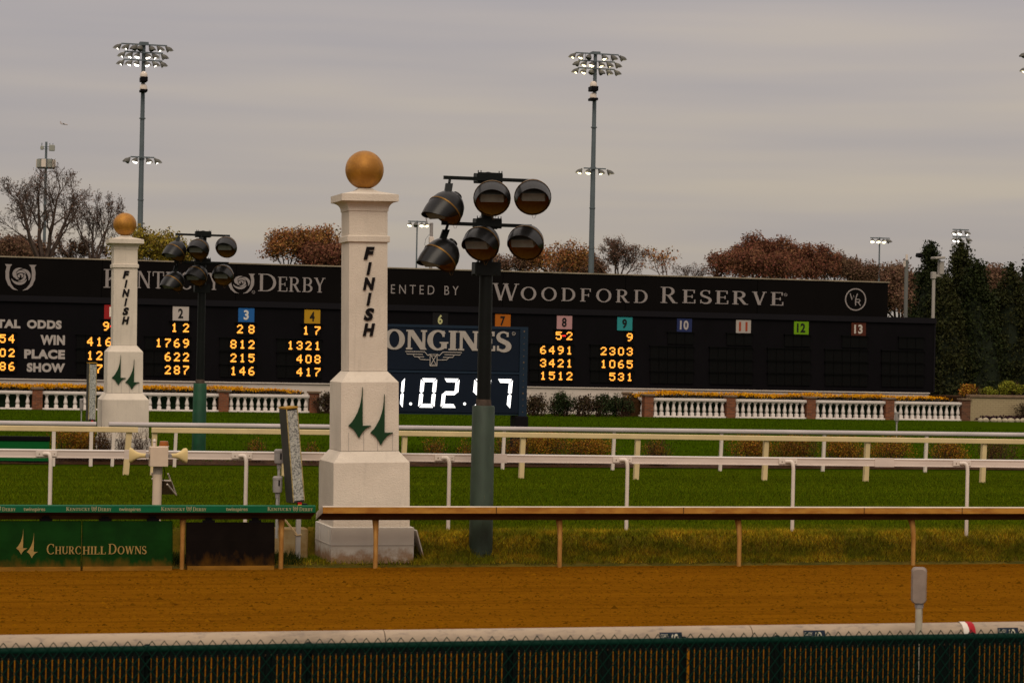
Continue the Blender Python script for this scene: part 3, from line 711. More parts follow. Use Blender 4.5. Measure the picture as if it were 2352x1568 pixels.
zr = P(1285,1163,NR-.16).z; xl = P(742,1163,NR-.16).x; xr_ = P(2352,1163,NR-.16).x
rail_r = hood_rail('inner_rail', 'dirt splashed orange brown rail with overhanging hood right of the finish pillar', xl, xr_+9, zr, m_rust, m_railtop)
b = MB(); b.add([(xl-.004, NR-.16, zr-.10),(xl-.004, NR-.16, zr),(xl-.004, NR-.08, zr+.0),(xl-.004, NR+.37, zr-.14),(xl-.004, NR+.37, zr-.24)], [(0,1,2,3,4)]); b.build('end_cap', m_railtop, rail_r, False, True)
for x in (862, 1285, 1697, 2097): hood_post(rail_r, P(x,1300,NR).x, zr, m_postb)
sp = P(2097,1300,NR).x-P(1697,1300,NR).x
for k in (1,2): hood_post(rail_r, P(2097,1300,NR).x+sp*k, zr, m_postb)
for x in (1140, 1570, 1985, 2210):                          # joints of the front board
    X = P(x,1170,NR-.16).x; b = MB(); b.box((X-.006,NR-.164,zr-.107),(X+.006,NR-.158,zr-.008)); b.build('joint_strip', m_under, rail_r, False, True)
xg = P(725,1165,NR-.16).x; xgl = P(-250,1165,NR-.16).x; zg = P(360,1160,NR-.16).z
rail_g = hood_rail('inner_rail', 'green covered rail with sponsor lettering left of the finish pillar', xgl, xg, zg, m_greenrail, m_greenrail)
for x in (-60, 418, 645): hood_post(rail_g, P(x,1300,NR).x, zg, m_postb)
yf = NR-.16
def gtext(polys, xa, xb, ya, yb, nm, m=m_logo2):
    Xa, Xb = P(xa,ya,yf).x, P(xb,ya,yf).x; letters(nm, polys, m, rail_g, Xa, Xb, P((xa+xb)/2,yb,yf).z, P((xa+xb)/2,ya,yf).z, yf, .004)
tw_ = sans('twinspires', .018); kt = serif(smallcaps('KENTUCKY'), .18, .07); dt = serif(smallcaps('DERBY'), .18, .07)
for x in (79, 298.5, 544): gtext(tw_, x-25, x+25, 1164.5, 1175.5, 'lettering')
for x in (152, 370, 614.5, -68): gtext(kt, x, x+55, 1163.5, 1172.5, 'lettering'); gtext(rose_logo(), x+58, x+70.5, 1162.5, 1174, 'emblem'); gtext(dt, x+73, x+104, 1164, 1173, 'lettering')
# pads hung below the green rail
def pad(label, xa, xb, m, ytop, group, yb=1304):
    Xa, Xb = P(xa,1260,NR-.05).x, P(xb,1260,NR-.05).x; zt, zb_ = P((xa+xb)/2,ytop,NR).z, .0
    o = thing('rail_pad', label, 'pad', (Xa, NR-.05, 0), group); b = MB()
    n = 8; rings = []
    for X in (Xa, Xa+.02, Xb-.02, Xb):
        e_ = .0 if X in (Xa, Xb) else .012
        rings.append([(X, NR-.02-e_, zt), (X, NR-.035-e_, zt-.03), (X, NR-.075-e_, zt*.62), (X, NR-.105-e_, .085), (X, NR-.115-e_, .0), (X, NR-.02+e_, .0), (X, NR+.03+e_, zt*.6), (X, NR+.03+e_, zt)])
    b.loft(rings); b.build('padding', m, o, False, True)
    b = MB(); b.box((Xa+.01, NR-.135, .0), (Xb-.01, NR-.118, .062)); b.build('kick_strip', mat('kick_strip_dirt', (.27,.125,.016), .8, var=.3, vscale=4, vstretch=(.6,1,3)), o, False, True)
    for t in (.25, .78):
        X = Xa+(Xb-Xa)*t; b = MB(); b.box((X-.09, NR-.03, zt), (X+.09, NR+.03, zt+.035)); b.box((X-.05, NR-.02, zt+.035), (X+.05, NR+.02, zt+.07)); b.build('hanger', m_black, o, False, True)
    return o, Xa, Xb, zt
pg = 'pads hung under the green rail'
padA = pad('green pad with cream twin spire emblem and the start of lettering', -190, 186, m_greenpan, 1196, pg)
padB = pad('green pad with the end of cream lettering, beside the black pad', 188.5, 396, m_greenpan, 1196, pg)
pad('plain black pad between two brown rail posts', 428, 630, m_blackpan, 1199, pg)
yp = NR-.105
def ptext(polys, xa, xb, ya, yb, parent, nm):
    letters(nm, polys, m_logo, parent, P(xa,ya,yp).x, P(xb,ya,yp).x, P((xa+xb)/2,yb,yp).z, P((xa+xb)/2,ya,yp).z, yp, .006)
ptext(twin(), 38, 88, 1214, 1281, padA[0], 'emblem')
wd = [('C',1),('H',.76),('U',.76),('R',.76),('C',.76)]
ptext(serif(wd,.15,.055), 107.5, 186, 1248, 1272, padA[0], 'lettering')
ptext(serif([('H',.76),('I',.76),('L',.76),('L',.76)],.15,.055), 190, 243, 1254, 1272, padB[0], 'lettering')
ptext(serif(smallcaps('DOWNS',.76),.15,.055), 249, 337, 1248, 1272, padB[0], 'lettering')
b = MB(); q = P(1711,1291,35.75)
b.box((q.x-.035,35.73,.03),(q.x+.035,35.78,.062)); lt = b.build('striped_scrap', mat('scrap_dark', (.012,.012,.014), .6)); tag(lt, 'tiny black and grey striped scrap lying at the foot of the bank', 'litter')
for dx in (-.018,.012): 
    b = MB(); b.box((q.x+dx,35.727,.031),(q.x+dx+.014,35.783,.0635)); o_ = b.build('stripe', m_grey); o_.parent = lt

# ---------------- finish pillars
def finish_pillar(name, label):
    """origin at the middle of the foot; front faces -Y"""
    o = thing(name, label, 'pillar', (0,0,0), 'finish pillars with gold balls', kind='thing')
    b = MB(); h = .656
    b.square([(h,0),(h,.55),(h-.012,.556)]); base = b.build('plinth_box', m_boxw, o)
    b = MB(); b.box((-h-.006,-h-.006,.27),(h+.006,h+.006,.283)); b.build('board_joint', mat('joint_line_paint', (.40,.35,.30), .8), base)  # joint drawn as a thin strip greyer than the boarding
    for y in (-.45, .3):
        b = MB(); b.box((-h-.008,y-.012,.04),(-h,y+.012,.50)); b.build('cover_strip', m_boxw, base)
    b = MB(); b.square([(.605,.54),(.602,1.555),(.46,1.725)]); b.build('lower_block', m_stucco, o)
    b = MB(); b.square([(.46,1.732),(.456,2.80),(.312,2.965)]); b.build('upper_block', m_stucco, o)
    b = MB(); b.square([(.306,2.97),(.306,4.985)]); b.build('shaft', m_stucco, o)
    b = MB(); b.square([(.325,4.985),(.338,4.995),(.338,5.078),(.325,5.087)]); b.build('collar', m_stucco, o)
    b = MB(); b.square([(.306,5.087),(.306,5.475)]); b.build('neck', m_stucco, o)
    prof = [(.318,5.475),(.318,5.495)] + [(.318+.122*(1-math.cos(R_(90*k/6))), 5.495+.125*math.sin(R_(90*k/6))) for k in range(7)] + [(.452,5.625),(.452,5.732)]
    b = MB(); b.square(prof); b.build('capital', m_stucco, o)
    b = MB(); b.square([(.445,5.733),(.30,5.765),(.19,5.79),(.125,5.82),(.11,5.84)]); b.build('cap_pyramid', m_stucco, o)
    b = MB(); b.sphere((0,0,6.135), .304, 40, 24); b.build('ball', m_gold, o, True)
    z = 4.914; lh = .199; gap = .040
    for i, ch in enumerate('FINISH'):
        pl = sans(ch, .055, .22); xs = [p[0] for q in pl for p in q]; wd_ = {'F':.175,'I':.082,'N':.195,'S':.168,'H':.195}[ch]
        cx = .010; letters('letter', pl, m_blackfin, o, cx-wd_/2+.0, cx+wd_/2, z-lh, z, -.306, .022, world=False); z -= lh+gap
    letters('emblem', twin(), m_green_emb, o, -.345, .365, 1.82, 2.725, -.458, .035, world=False)
    for x_ in (-.34, -.10, .12, .36):
        b = MB(); b.box((x_-.006,-.462,1.735),(x_+.006,-.457,2.02)); b.build('render_seam', mat('seam_grey', (.42,.37,.32), .9), o)
    return o
NP = 35.7
pil = finish_pillar('finish_pillar', 'tall white finish pillar with gold ball standing beside the dirt track')
c0 = P(855,1297,NP); pil.location = (c0.x, NP+.656, .02)
pil.rotation_euler = (0, -.018, 0)
for ch in pil.children:
    if ch.name.startswith('plinth_box'): ch.rotation_euler = (0, .018, 0)
pil2 = copy_tree(pil); pil2['label'] = 'farther white finish pillar with gold ball, standing beyond the turf course'
c1 = P(287,1052,61.5); pil2.location = (c1.x, 62.1, .30); pil2.rotation_euler = (0, -.010, 0); pil2.scale = (1.0,1.0,1.0)

# ---------------- PA post with horns
q = P(360,1190,36.0)
pa = thing('loudspeaker_post', 'white post with control box, two cream horn speakers and an amber beacon', 'speaker post', (q.x, 36.0, gz(36.0)))
k = 148.0; cx = P(361,1047,36.0); zt, zb_ = P(361,1025,36.0).z-gz(36.), P(361,1070,36.0).z-gz(36.)
mw = mat('warm_white_enclosure', (.62,.48,.36), .5, var=.06, vscale=6)
b = MB(); b.tube([(-.01,0,-.1),(.0,0,zb_+.02)], .07, 18); b.build('post', mw, pa, True)
b = MB(); b.tube([(.0,0,zb_-.12),(.0,0,zb_+.01)], .0715, 18); b.build('sleeve', mat('grey_sleeve', (.30,.25,.21), .6), pa, True)
b = MB(); b.bbox((-.135,-.16,zb_),(.137,.06,zt), .006); b.build('control_box', mw, pa)
m_horn = mat('cream_horn', (.66,.50,.23), .5, var=.08, vscale=5)
for sx in (-1, 1):
    yaw = Matrix.Rotation(R_(18*sx), 4, 'Z'); b = MB(); rings = []
    for t, hw_, hz_ in ((.0,.030,.032),(.10,.034,.038),(.16,.045,.055),(.21,.062,.085),(.24,.075,.112),(.262,.082,.118)):
        ring = []
        for j in range(16):
            a = 2*math.pi*j/16; ca, sa = math.cos(a), math.sin(a); p_ = .55 if t > .15 else 1.0
            ring.append(yaw @ Vector((sx*t, hw_*math.copysign(abs(ca)**p_, ca)-.03, hz_*math.copysign(abs(sa)**p_, sa))))
        rings.append([v+Vector((sx*.162+.001, -.03, (zt+zb_)/2+.012)) for v in ring])
    b.loft(rings); hn = b.build('horn', m_horn, pa, True)
    b = MB(); b.tube([(sx*.172,-.058,(zt+zb_)/2+.012),(sx*.172,-.096,(zt+zb_)/2+.012)], [.036,.030], 14); b.build('driver', m_grey, hn, True)
    b = MB(); b.box((min(sx*.135,sx*.2),-.02,(zt+zb_)/2-.02),(max(sx*.135,sx*.2),.01,(zt+zb_)/2+.03)); b.build('bracket', m_grey, hn)
b = MB(); b.lathe([(.074,0),(.074,.012),(.070,.014),(.071,.03),(.064,.075),(.058,.08),(.01,.082)], 20, (.083,-.03,zt+.004)); bc = b.build('beacon', mat('amber_lens', (.30,.085,.008), .3, spec=.5), pa, True)
b = MB(); b.lathe([(.078,0),(.078,.012),(.06,.013)], 20, (.083,-.03,zt+.0)); b.build('beacon_base', m_white_steel, bc, True)
b = MB(); b.tube([(-.058,0,zt),(-.058,0,zt+.09)], .022, 10); b.lathe([(.026,.07),(.026,.085),(.022,.105),(.01,.116)], 14, (-.058,0,zt)); cmn = b.build('dome_camera', m_white_steel, pa, True)
b = MB(); b.sphere((-.058,-.004,zt+.068), .020, 12, 8); b.build('lens_dome', m_black, cmn, True)
# solar panel on a tube frame behind the post
px = lambda x, y: Vector((P(x,y,36.2).x-q.x, .2, P(x,y,36.2).z-gz(36.)))
t0, t1, t2, t3 = px(352,1101), px(392,1104), px(408,1137), px(356,1137)
t0.y = t1.y = .14; t2.y = t3.y = .42
b = MB(); n_ = (t1-t0).cross(t3-t0).normalized()*.012
b.loft([[t0,t1,t2,t3],[t0+n_,t1+n_,t2+n_,t3+n_]]); sol = b.build('solar_panel', mat('panel_back', (.24,.17,.12), .6, var=.2, vscale=9), pa)
for a_, c_, e_ in ((px(346,1084), px(354,1104), (.05,.14)), (px(383,1086), px(409,1138), (.05,.42)), (px(381,1110), px(408,1138), (.04,.41)), (px(347,1097), px(360,1115), (.06,.16)), (px(354,1102), px(391,1103), (.13,.13))):
    a_.y, c_.y = e_; b = MB(); b.tube([a_, c_], .013, 8); b.build('frame_tube', m_white_steel, sol, True)
b = MB(); b.tube([(.09,.02,zb_),(.12,.06,zb_-.12),(.10,.1,zb_-.22),(.10,.12,zb_-.34)], .006, 6); b.build('cable', m_black, pa, True)

# ---------------- finish line mirrors
def mirror(name, label, group):
    o = thing(name, label, 'mirror', (0,0,0), group)
    mf = mat('mirror_glitter', (.46,.46,.42), .4, metal=.2, spec=.6); layer(mf, (.05,.055,.06), .47, .56, scale=34, amount=.75); layer(mf, (.80,.80,.62), .59, .63, scale=42, amount=.9)
    b = MB(); b.bbox((-.100,.0,.62),(.100,.27,2.09), .012); b.build('housing', mat('mirror_case', (.055,.052,.044), .6, var=.15, vscale=5), o)
    b = MB(); b.box((-.085,-.012,.66),(.085,.0,2.06)); b.build('mirror_face', mf, o)
    for x_ in (-.097, .085):
        b = MB(); b.box((x_,-.018,.64),(x_+.012,.0,2.085)); b.build('edge_trim', mat('trim_cream', (.50,.38,.16), .6, var=.5, vscale=20), o)
    b = MB(); b.box((-.103,-.022,2.091),(.103,.272,2.115)); b.build('top_cap', mat('cap_ochre', (.36,.20,.03), .7), o)
    b = MB(); b.bbox((-.02,-.07,.50),(.13,.1,.61), .01); b.build('base_bracket', m_black, o)
    b = MB(); b.box((-.035,-.035,-.4),(.035,.035,.52)); b.build('post', m_silver, o)
    for i, c in enumerate(((.45,.01,.015),(.03,.14,.55),(.75,.55,.02),(.45,.01,.015))):
        b = MB(); b.box((-.03,-.09,.50+i*.034),(.03,-.072,.534+i*.034-.002)); b.build('colour_band', mat('band_%d' % (i % 3), c, .5), o)
    return o
mi = mirror('finish_mirror', 'leaning glittery mirror in a dark case left of the near finish pillar', 'finish line mirrors')
q = P(684,1270,36.05); mi.location = (q.x, 36.05, .31)
for ch in mi.children:
    if ch.name.split('.')[0] in ('housing','mirror_face','edge_trim','top_cap'):
        pv = Vector((0,0,.62)); ch.matrix_local = Matrix.Translation(pv) @ Matrix.Rotation(R_(14), 4, 'Z') @ Matrix.Rotation(-.105, 4, 'Y') @ Matrix.Translation(-pv)
b = MB(); b.tube([(-.25,.05,.42),(-.12,.02,.26),(-.03,-.04,.14)], .009, 6); b.tube([(-.25,.06,.40),(-.1,.02,.21),(-.02,-.045,.12)], .008, 6); b.tube([(-.045,-.045,.12),(.045,-.047,.13),(.045,.045,.125),(-.045,.045,.12),(-.045,-.045,.135)], .010, 6); b.build('rope', mat('pale_rope', (.42,.30,.16), .8), mi, True)
q = P(211,968,60.9); mi2 = copy_tree(mi); mi2['label'] = 'farther upright glittery mirror beside the far finish pillar'
mi2.location = (q.x, 60.9, P(211,968,60.9).z-.60); mi2.scale = (1,1,1.0)
for ch in list(mi2.children):
    if ch.name.split('.')[0] in ('housing','mirror_face','edge_trim','top_cap'): ch.matrix_local = Matrix.Rotation(R_(8), 4, 'Z')
    if ch.name.split('.')[0] == 'post': ch.scale = (1,1,1)
    if ch.name.split('.')[0] == 'rope': bpy.data.objects.remove(ch)
# ---------------- sensor boxes on stalks
def sensor(label, x, ya, yb, yfoot, N, wpx, group='grey sensor boxes on thin stalks'):
    z0 = gz(N); k = F/(Vector((P(x,ya,N)-EYEP)).dot(_fw)); q = P(x,(ya+yb)/2,N); r = wpx/2/k; zt, zb_ = P(x,ya,N).z-z0, P(x,yb,N).z-z0
    o = thing('sensor_stalk', label, 'sensor', (q.x, N, z0), group)
    b = MB(); b.tube([(0,0,-.05),(0,0,zb_+.02)], r*.30, 8); b.build('stalk', m_silver, o, True)
    b = MB(); b.lathe([(r*.4,zb_-.06*r/.05),(r*.5,zb_-.01),(r*.92,zb_),(r,zb_+.04),(r,zt-.05),(r*1.06,zt-.05),(r*1.06,zt-.02),(r*.8,zt)], 16); b.build('sensor_box', m_grey, o, True)
    b = MB(); b.box((r*.0,-r*1.02,zt-.10*r/.05),(r*.3,-r*.9,zt-.04*r/.05)); b.build('window', m_black, o)
    return o
sensor('taller grey sensor box on a stalk left of the leaning mirror', 641.5, 1031, 1063, 1270, 36.6, 23)
sensor('lower grey sensor box on a stalk left of the leaning mirror', 637.5, 1093, 1130, 1270, 36.2, 22)
sensor('grey sensor box on the lawn between far mirror and brick pier', 187.5, 915, 940, 1010, 66, 9)
sensor('grey sensor box on the lawn before the rightmost balustrade', 2060, 946, 966, 995, 76, 11)
# ---------------- low wall and leaning board by the plinth
xa, xb = P(560,1215,36.0).x, P(722,1215,36.0).x
b = MB(); b.bbox((xa,36.5,-.05),(xb,36.8,P(690,1213,36.5).z), .02); o_ = b.build('low_wall', mat('stained_low_wall', (.36,.27,.14), .85, dark=(.24,.14,.045), vscale=2.5)); tag(o_, 'low stained concrete wall between leaning mirror and near finish pillar', 'wall', kind='thing')
q = P(951,1240,35.9)
b = MB(); v0, v1, v2 = P(953,1217,35.95), P(973,1289,35.75), P(955,1290,35.75)
b.obox((q.x+.075,36.0,.27), (.075,0,-.255), (0,.26,0), (.008,0,.003)); o_ = b.build('leaning_board', m_boxw); tag(o_, 'thin white board leaning against the right side of the near pillar', 'board')
tag(blades('rank_grass', 5200, (3.6, 6.6), (35.5, 36.45), .15, .018, m_blade_tuft, zf=lambda v: .03, lean=.4, dens=lambda x, y: (x < xb+.1) & (rng.random(len(x)) < .6)), 'dark rank grass tufts left of the near finish pillar', 'grass')

# ---------------- spotlight poles
def spot(parent, pos, yaw, pitch, R=.285, nm='floodlight', arm=None):
    """lamp opening faces -Y before yaw/pitch"""
    mt = Matrix.Translation(pos) @ Matrix.Rotation(yaw, 4, 'Z') @ Matrix.Rotation(pitch, 4, 'X')
    b = MB(); n = 28
    ax = Matrix(((1,0,0,0),(0,0,1,0),(0,1,0,0),(0,0,0,1)))        # lathe axis z -> y
    prof = [(R,0),(R*.985,.05),(R*.93,.13),(R*.80,.215),(R*.58,.285),(R*.33,.325),(R*.28,.33),(R*.28,.37),(.02,.375)]
    b.lathe(prof, n, mtx=ax); b.f.pop(-2); b.xf(mt); lamp = b.build(nm, m_lampbk, parent, True)
    b = MB(); b.lathe([(R*1.03,-.012),(R*1.035,.012),(R*.99,.014),(R*.985,-.013)], n, mtx=ax); b.f = b.f[:-2]; b.xf(mt); b.build('rim', m_brass, lamp, True)
    v = []; fs = []; m_ = 22
    for i in range(m_+1):
        a = R_(-14+208*i/m_); L = .30*min(1, (math.sin(max(0,R_(208*i/m_*180/208)))+.02)**.45) + .01
        for t in (0, .5, 1):
            rr_ = R*1.005-.035*t*t
            for th in (0, .006): v.append(((rr_-th)*math.cos(a), -L*t, (rr_-th)*math.sin(a)))
    for i in range(m_):
        k0, k1 = i*6, (i+1)*6
        for t in (0, 2): fs += [(k0+t,k0+t+2,k1+t+2,k1+t),(k0+t+1,k1+t+1,k1+t+3,k0+t+3)]
        fs.append((k0+4,k0+5,k1+5,k1+4))
    b = MB(); b.add(v, fs); b.xf(mt); b.build('hood', m_lampbk, lamp, True)
    b = MB(); prof = [(R*.95,.0),(R*.86,.07),(R*.62,.15),(R*.34,.20),(R*.20,.21),(R*.18,.25)]
    b.lathe(prof, 16, mtx=ax); b.f = b.f[:-2]; b.xf(mt); b.build('reflector', m_reflect, lamp)
    b = MB(); w0, w1 = R*.62, R*.90
    b.add([(-w1,-.03,R*.30),(w1,-.03,R*.30),(w0,-.20,R*.02),(-w0,-.20,R*.02),(-w1*.82,-.03,R*.62),(w1*.82,-.03,R*.62),(w0,-.205,R*.46),(-w0,-.205,R*.46)],
          [(0,1,2,3),(7,6,5,4),(3,2,6,7),(1,5,6,2),(0,3,7,4)]); b.xf(mt); b.build('baffle', m_baffle, lamp)
    if arm:
        p1 = mt @ Vector((0, .26, R*.62)); b = MB(); a0 = Vector(arm); mid = a0.lerp(p1, .35)
        b.tube([a0, mid], .022, 8); d = (p1-mid); sd = Vector((.055,.0,0)); b.obox((mid+p1)/2, sd, Vector((0,.03,0)), d/2*1.05); b.build('bracket', m_polebk, lamp)
    b = MB(); c_ = mt @ Vector((.03,.0,-R*1.02)); b.tube([c_+Vector((-.03,0,0)), c_+Vector((-.015,0,-.05)), c_+Vector((.012,0,-.055)), c_+Vector((.035,0,0))], .003, 4); b.build('chain', m_brass, lamp)
    return lamp
def spot_pole(label, wrapm, wrap_h, H=5.94, lamps=()):
    o = thing('spotlight_pole', label, 'light pole', (0,0,0), 'black spotlight poles with padded feet')
    b = MB(); b.tube([(0,0,-.3),(0,0,2.2),(0,0,H-.02)], [.113,.112,.098], 18); b.lathe([(.098,H-.02),(.07,H+.01),(.01,H+.025)], 18); b.build('pole', m_polebk, o, True)
    b = MB(); b.tube([(0,0,-.2),(0,0,.3),(0,0,wrap_h-.02),(0,0,wrap_h)], [.188,.186,.178,.166], 22); b.build('padding', wrapm, o, True)
    b = MB(); b.tube([(0,0,wrap_h+.001),(0,0,wrap_h+.10)], [.125,.118], 14); b.build('padding_collar', mat('sagging_tape', (.09,.065,.05), .8, var=.4, vscale=12), o, True)
    for zz, hh, x0, x1 in ((H-.085,.16,-.76,.70), (H-.80,.16,-.78,.68)):
        b = MB(); b.box((-.20,-.135,zz-.07),(.20,-.112,zz+.09)); b.box((-.20,.112,zz-.07),(.20,.135,zz+.09))
        for sx in (-.17,.17):
            b.box((sx-.04,-.112,zz-.05),(sx+.04,.112,zz+.07)); b.tube([(sx,-.14,zz+.02),(sx,.14,zz+.02)], .015, 8)
            for dx in (-.025, .02): b.box((sx+dx-.006,-.132,zz+.09),(sx+dx+.006,-.118,zz+.12))
        b.build('clamp', m_polebk, o)
        b = MB(); b.box((x0,-.18,zz-.045),(x1,-.136,zz+.01)); b.build('crossarm', m_polebk, o)
    zz = H-1.50; b = MB(); b.box((-.20,-.14,zz-.11),(.20,-.112,zz+.10)); b.box((-.20,.112,zz-.11),(.20,.14,zz+.10))
    for sx in (-.17,.17):
        b.box((sx-.04,-.112,zz-.09),(sx+.04,.112,zz+.08)); b.box((sx-.012,-.135,zz+.10),(sx+.012,-.12,zz+.13))
        for dz in (-.08,.07): b.tube([(sx*.8,-.15,zz+dz),(sx*.8,-.14,zz+dz)], .014, 8)
    b.build('clamp', m_polebk, o)
    for (dx, dz, yaw, pit, ax_) in lamps:
        dx -= .085; dz -= .075
        top = H-.13 if dz > H-.75 else H-.845
        spot(o, Vector((dx, -.36, dz)), R_(yaw), R_(pit), arm=(ax_, -.158, top))
    return o
H = 5.94
lamps1 = [(-.70, H-.56, -62, 44, -.66), (.06, H-.34, -15, 22, .05), (.72, H-.30, -13, 22, .62), (-.76, H-1.30, -66, 46, -.68), (-.10, H-1.06, -36, 26, -.04), (.62, H-1.02, -30, 24, .58)]
q = P(1104,1262,35.85)
sp1 = spot_pole('black spotlight pole with faded green padding right of the near pillar', m_wrap1, 2.28, H, lamps1); sp1.location = (q.x, 35.85, .20)
lamps2 = [(-.70, H-.52, -50, 42, -.66), (-.08, H-.42, -30, 26, -.06), (.66, H-.34, -20, 24, .6), (-.74, H-1.32, -54, 46, -.68), (-.12, H-1.12, -40, 32, -.06), (.58, H-1.08, -22, 26, .55)]
sp2 = spot_pole('distant black spotlight pole with bright green padding right of the far pillar', m_wrap2, 1.95, H, lamps2)
q = P(456,1050,63.0); sp2.location = (q.x, 63.0, .30); sp2.scale = (1,1,1.02)
# ---------------- turf rail with goose neck posts, and the two farther rails
A0, B0 = P(0,1034,37.3), P(2352,1055.5,36.1); zT = (A0.z+B0.z)/2; A0.z = B0.z = zT
dAB = (B0-A0).normalized(); A1, B1 = A0-dAB*2.5, B0+dAB*8
tr = thing('turf_rail', 'white box rail on goose neck posts along the near edge of the turf', 'rail', tuple(A1)[:2]+(0,))
hgt = .120
mb = MB(); mb.sweep([(-.035,-hgt),(.035,-hgt),(.035,-hgt+.012),(.028,-hgt+.02),(.028,-.02),(.035,-.014),(.035,0),(-.035,0),(-.035,-.014),(-.027,-.022),(-.027,-hgt+.022),(-.035,-hgt+.014)], A1, B1); mb.build('rail_beam', m_white_pvc, tr, False, True)
m_topw = mat('rail_top_white', (.74,.68,.64), .4)
mb = MB(); mb.sweep([(-.037,.0005),(.037,.0005),(.030,.012),(-.030,.012)], A1, B1); mb.build('rail_crown', m_topw, tr, False, True)
gp = []
for x in (112, 560, 1025, 1433, 1813, 2212): gp.append(PL(x,1200,A0,B0).x)
gp = [gp[0]-3.2] + gp + [gp[-1]+3.1, gp[-1]+6.2]
for X in gp:
    t = (X-A0.x)/(B0.x-A0.x); Y = A0.y+(B0.y-A0.y)*t; z0 = gz(Y-.05); zz = zT-.058
    mb = MB(); pts = [(X-.10, Y-.042, zz),(X-.06, Y-.075, zz+.004)]
    for k in range(7):
        a = R_(90*k/6); pts.append((X-.035+.035*math.sin(a), Y-.10-.03*math.sin(a), zz+.004-.13*(1-math.cos(a))))
    pts += [(X,Y-.13,zt_) for zt_ in (zz-.3, zz-.7, z0-.05)]
    mb.tube(pts, .031, 12); pst = mb.build('post', m_white_steel, tr, True, True)
    mb = MB(); mb.sweep([(-.048,-.038),(-.036,-.042),(-.036,.042),(-.048,.038)], (X-.22,Y,zz), (X+.10,Y-.01,zz)); br = mb.build('bracket', m_white_steel, tr, False, True)
    mb = MB()
    for dx in (-.17, .06): mb.tube([(X+dx,Y-.058,zz),(X+dx,Y-.046,zz)], .009, 8)
    o_ = mb.build('bolt', m_cap, br); o_.data.transform(Matrix.Translation(-Vector(tr.location)))
for x in (310, 1140, 2030):                                   # sleeve joints along the beam
    q = PL(x,1050,A0,B0); mb = MB(); mb.sweep([(-.042,-hgt-.008),(.042,-hgt-.008),(.042,.016),(-.042,.016)], q-dAB*.17+Vector((0,0,zT-q.z)), q+dAB*.17+Vector((0,0,zT-q.z))); mb.build('joint_sleeve', m_white_pvc, tr, False, True)
def simple_rail(name, label, a, b, z, prof, m, mp2, posts, pw, tilt, group=None, smooth=False, gooseh=.09):
    a = Vector((a.x,a.y,z)); b = Vector((b.x,b.y,z)); r = thing(name, label, 'rail', (a.x,a.y,0), group)
    mb = MB(); mb.sweep(prof, a, b); mb.build('rail_beam', m, r, smooth, True)
    for X in posts:
        t = (X-a.x)/(b.x-a.x); Y = a.y+(b.y-a.y)*t
        mb = MB(); mb.loft([[(X+dx-pw/2+tl,Y+dy,zz),(X+dx+pw/2+tl,Y+dy,zz),(X+dx+pw/2+tl,Y+dy+pw,zz),(X+dx-pw/2+tl,Y+dy+pw,zz)] for dx, dy, zz, tl in ((tilt[0],.0,gz(Y)-.04,0),(tilt[0]*.25,.0,z-.42,0),(.0,.0,z-prof_low(prof),0))])
        mb.build('post', mp2, r, False, True)
    return r
def prof_low(p): return -min(q[1] for q in p)+.004
a, b = P(0,976,56.3), P(2352,1009,54.0); zc = (a.z+b.z)/2
crm = [(-.045,-.122),(.045,-.122),(.05,-.112),(.05,-.012),(.04,0),(-.04,0),(-.05,-.012),(-.05,-.112)]
cream_g, white_g = 'cream rails of the inner course', 'white tube rails of the inner course'
def seg(xa, xb, a, b, y):  return PL(xa,y,a,b), PL(xb,y,a,b)
s0, s1 = seg(-170, 317, a, b, 990)
simple_rail('cream_rail', 'cream rail ending in front of the far finish pillar', s0, s1, zc, crm, m_cream, m_cream, [PL(x,1040,a,b).x for x in (-120, 296)], .135, (-.06,0), cream_g)
s0, s1 = seg(348, 2800, a, b, 990)
simple_rail('cream_rail', 'long cream rail starting right of the far finish pillar', s0, s1, zc, crm, m_cream, m_cream, [PL(x,1040,a,b).x for x in (355, 657, 930, 1202, 1466, 1761, 1994, 2262, 2530)], .115, (-.03,0), cream_g)
a2, b2_ = P(0,960,60.1), P(2352,998,59.3); zw = (a2.z+b2_.z)/2
cir = [(.064*math.cos(2*math.pi*k/14), -.064+.064*math.sin(2*math.pi*k/14)) for k in range(14)]
m_alu = mat('dull_white_tube', (.50,.44,.43), .45, var=.15, vscale=2, vstretch=(.5,2,2))
s0, s1 = seg(-170, 221, a2, b2_, 970)
simple_rail('tube_rail', 'white tube rail ending at the far mirror', s0, s1, zw, cir, m_alu, m_white_steel, [PL(x,1040,a2,b2_).x for x in (-60, 123, 209)], .085, (.0,0), white_g, True)
s0, s1 = seg(250, 2800, a2, b2_, 970)
simple_rail('tube_rail', 'long white tube rail starting in front of the far pillar', s0, s1, zw, cir, m_alu, m_white_steel, [PL(x,1040,a2,b2_).x for x in (261, 404, 655, 910, 1158, 1411, 1658, 1894, 2129, 2366, 2600)], .078, (-.03,0), white_g, True)
# ---------------- green barrier board at the left
q0, q1 = P(-160,1030,60.7), P(113,1030,60.7); zb_, zt = .21, P(60,1001,60.7).z
bb = thing('barrier_board', 'green board with black top and bottom strips beyond the turf, left edge', 'barrier', (q0.x, 60.7, .2))
mb = MB(); mb.box((0,-.03,zb_-.2+.09),(q1.x-q0.x,.03,zt-.2-.13)); mb.build('panel', mat('bright_green_board', (.004,.115,.022), .55, var=.06, vscale=2), bb)
mb = MB(); mb.bbox((-.02,-.05,zt-.2-.13),(q1.x-q0.x+.02,.05,zt-.2), .015); mb.build('top_strip', m_black, bb)
mb = MB(); mb.box((-.02,-.05,-.02),(q1.x-q0.x+.0,.05,zb_-.2+.09)); mb.build('bottom_strip', m_black, bb)
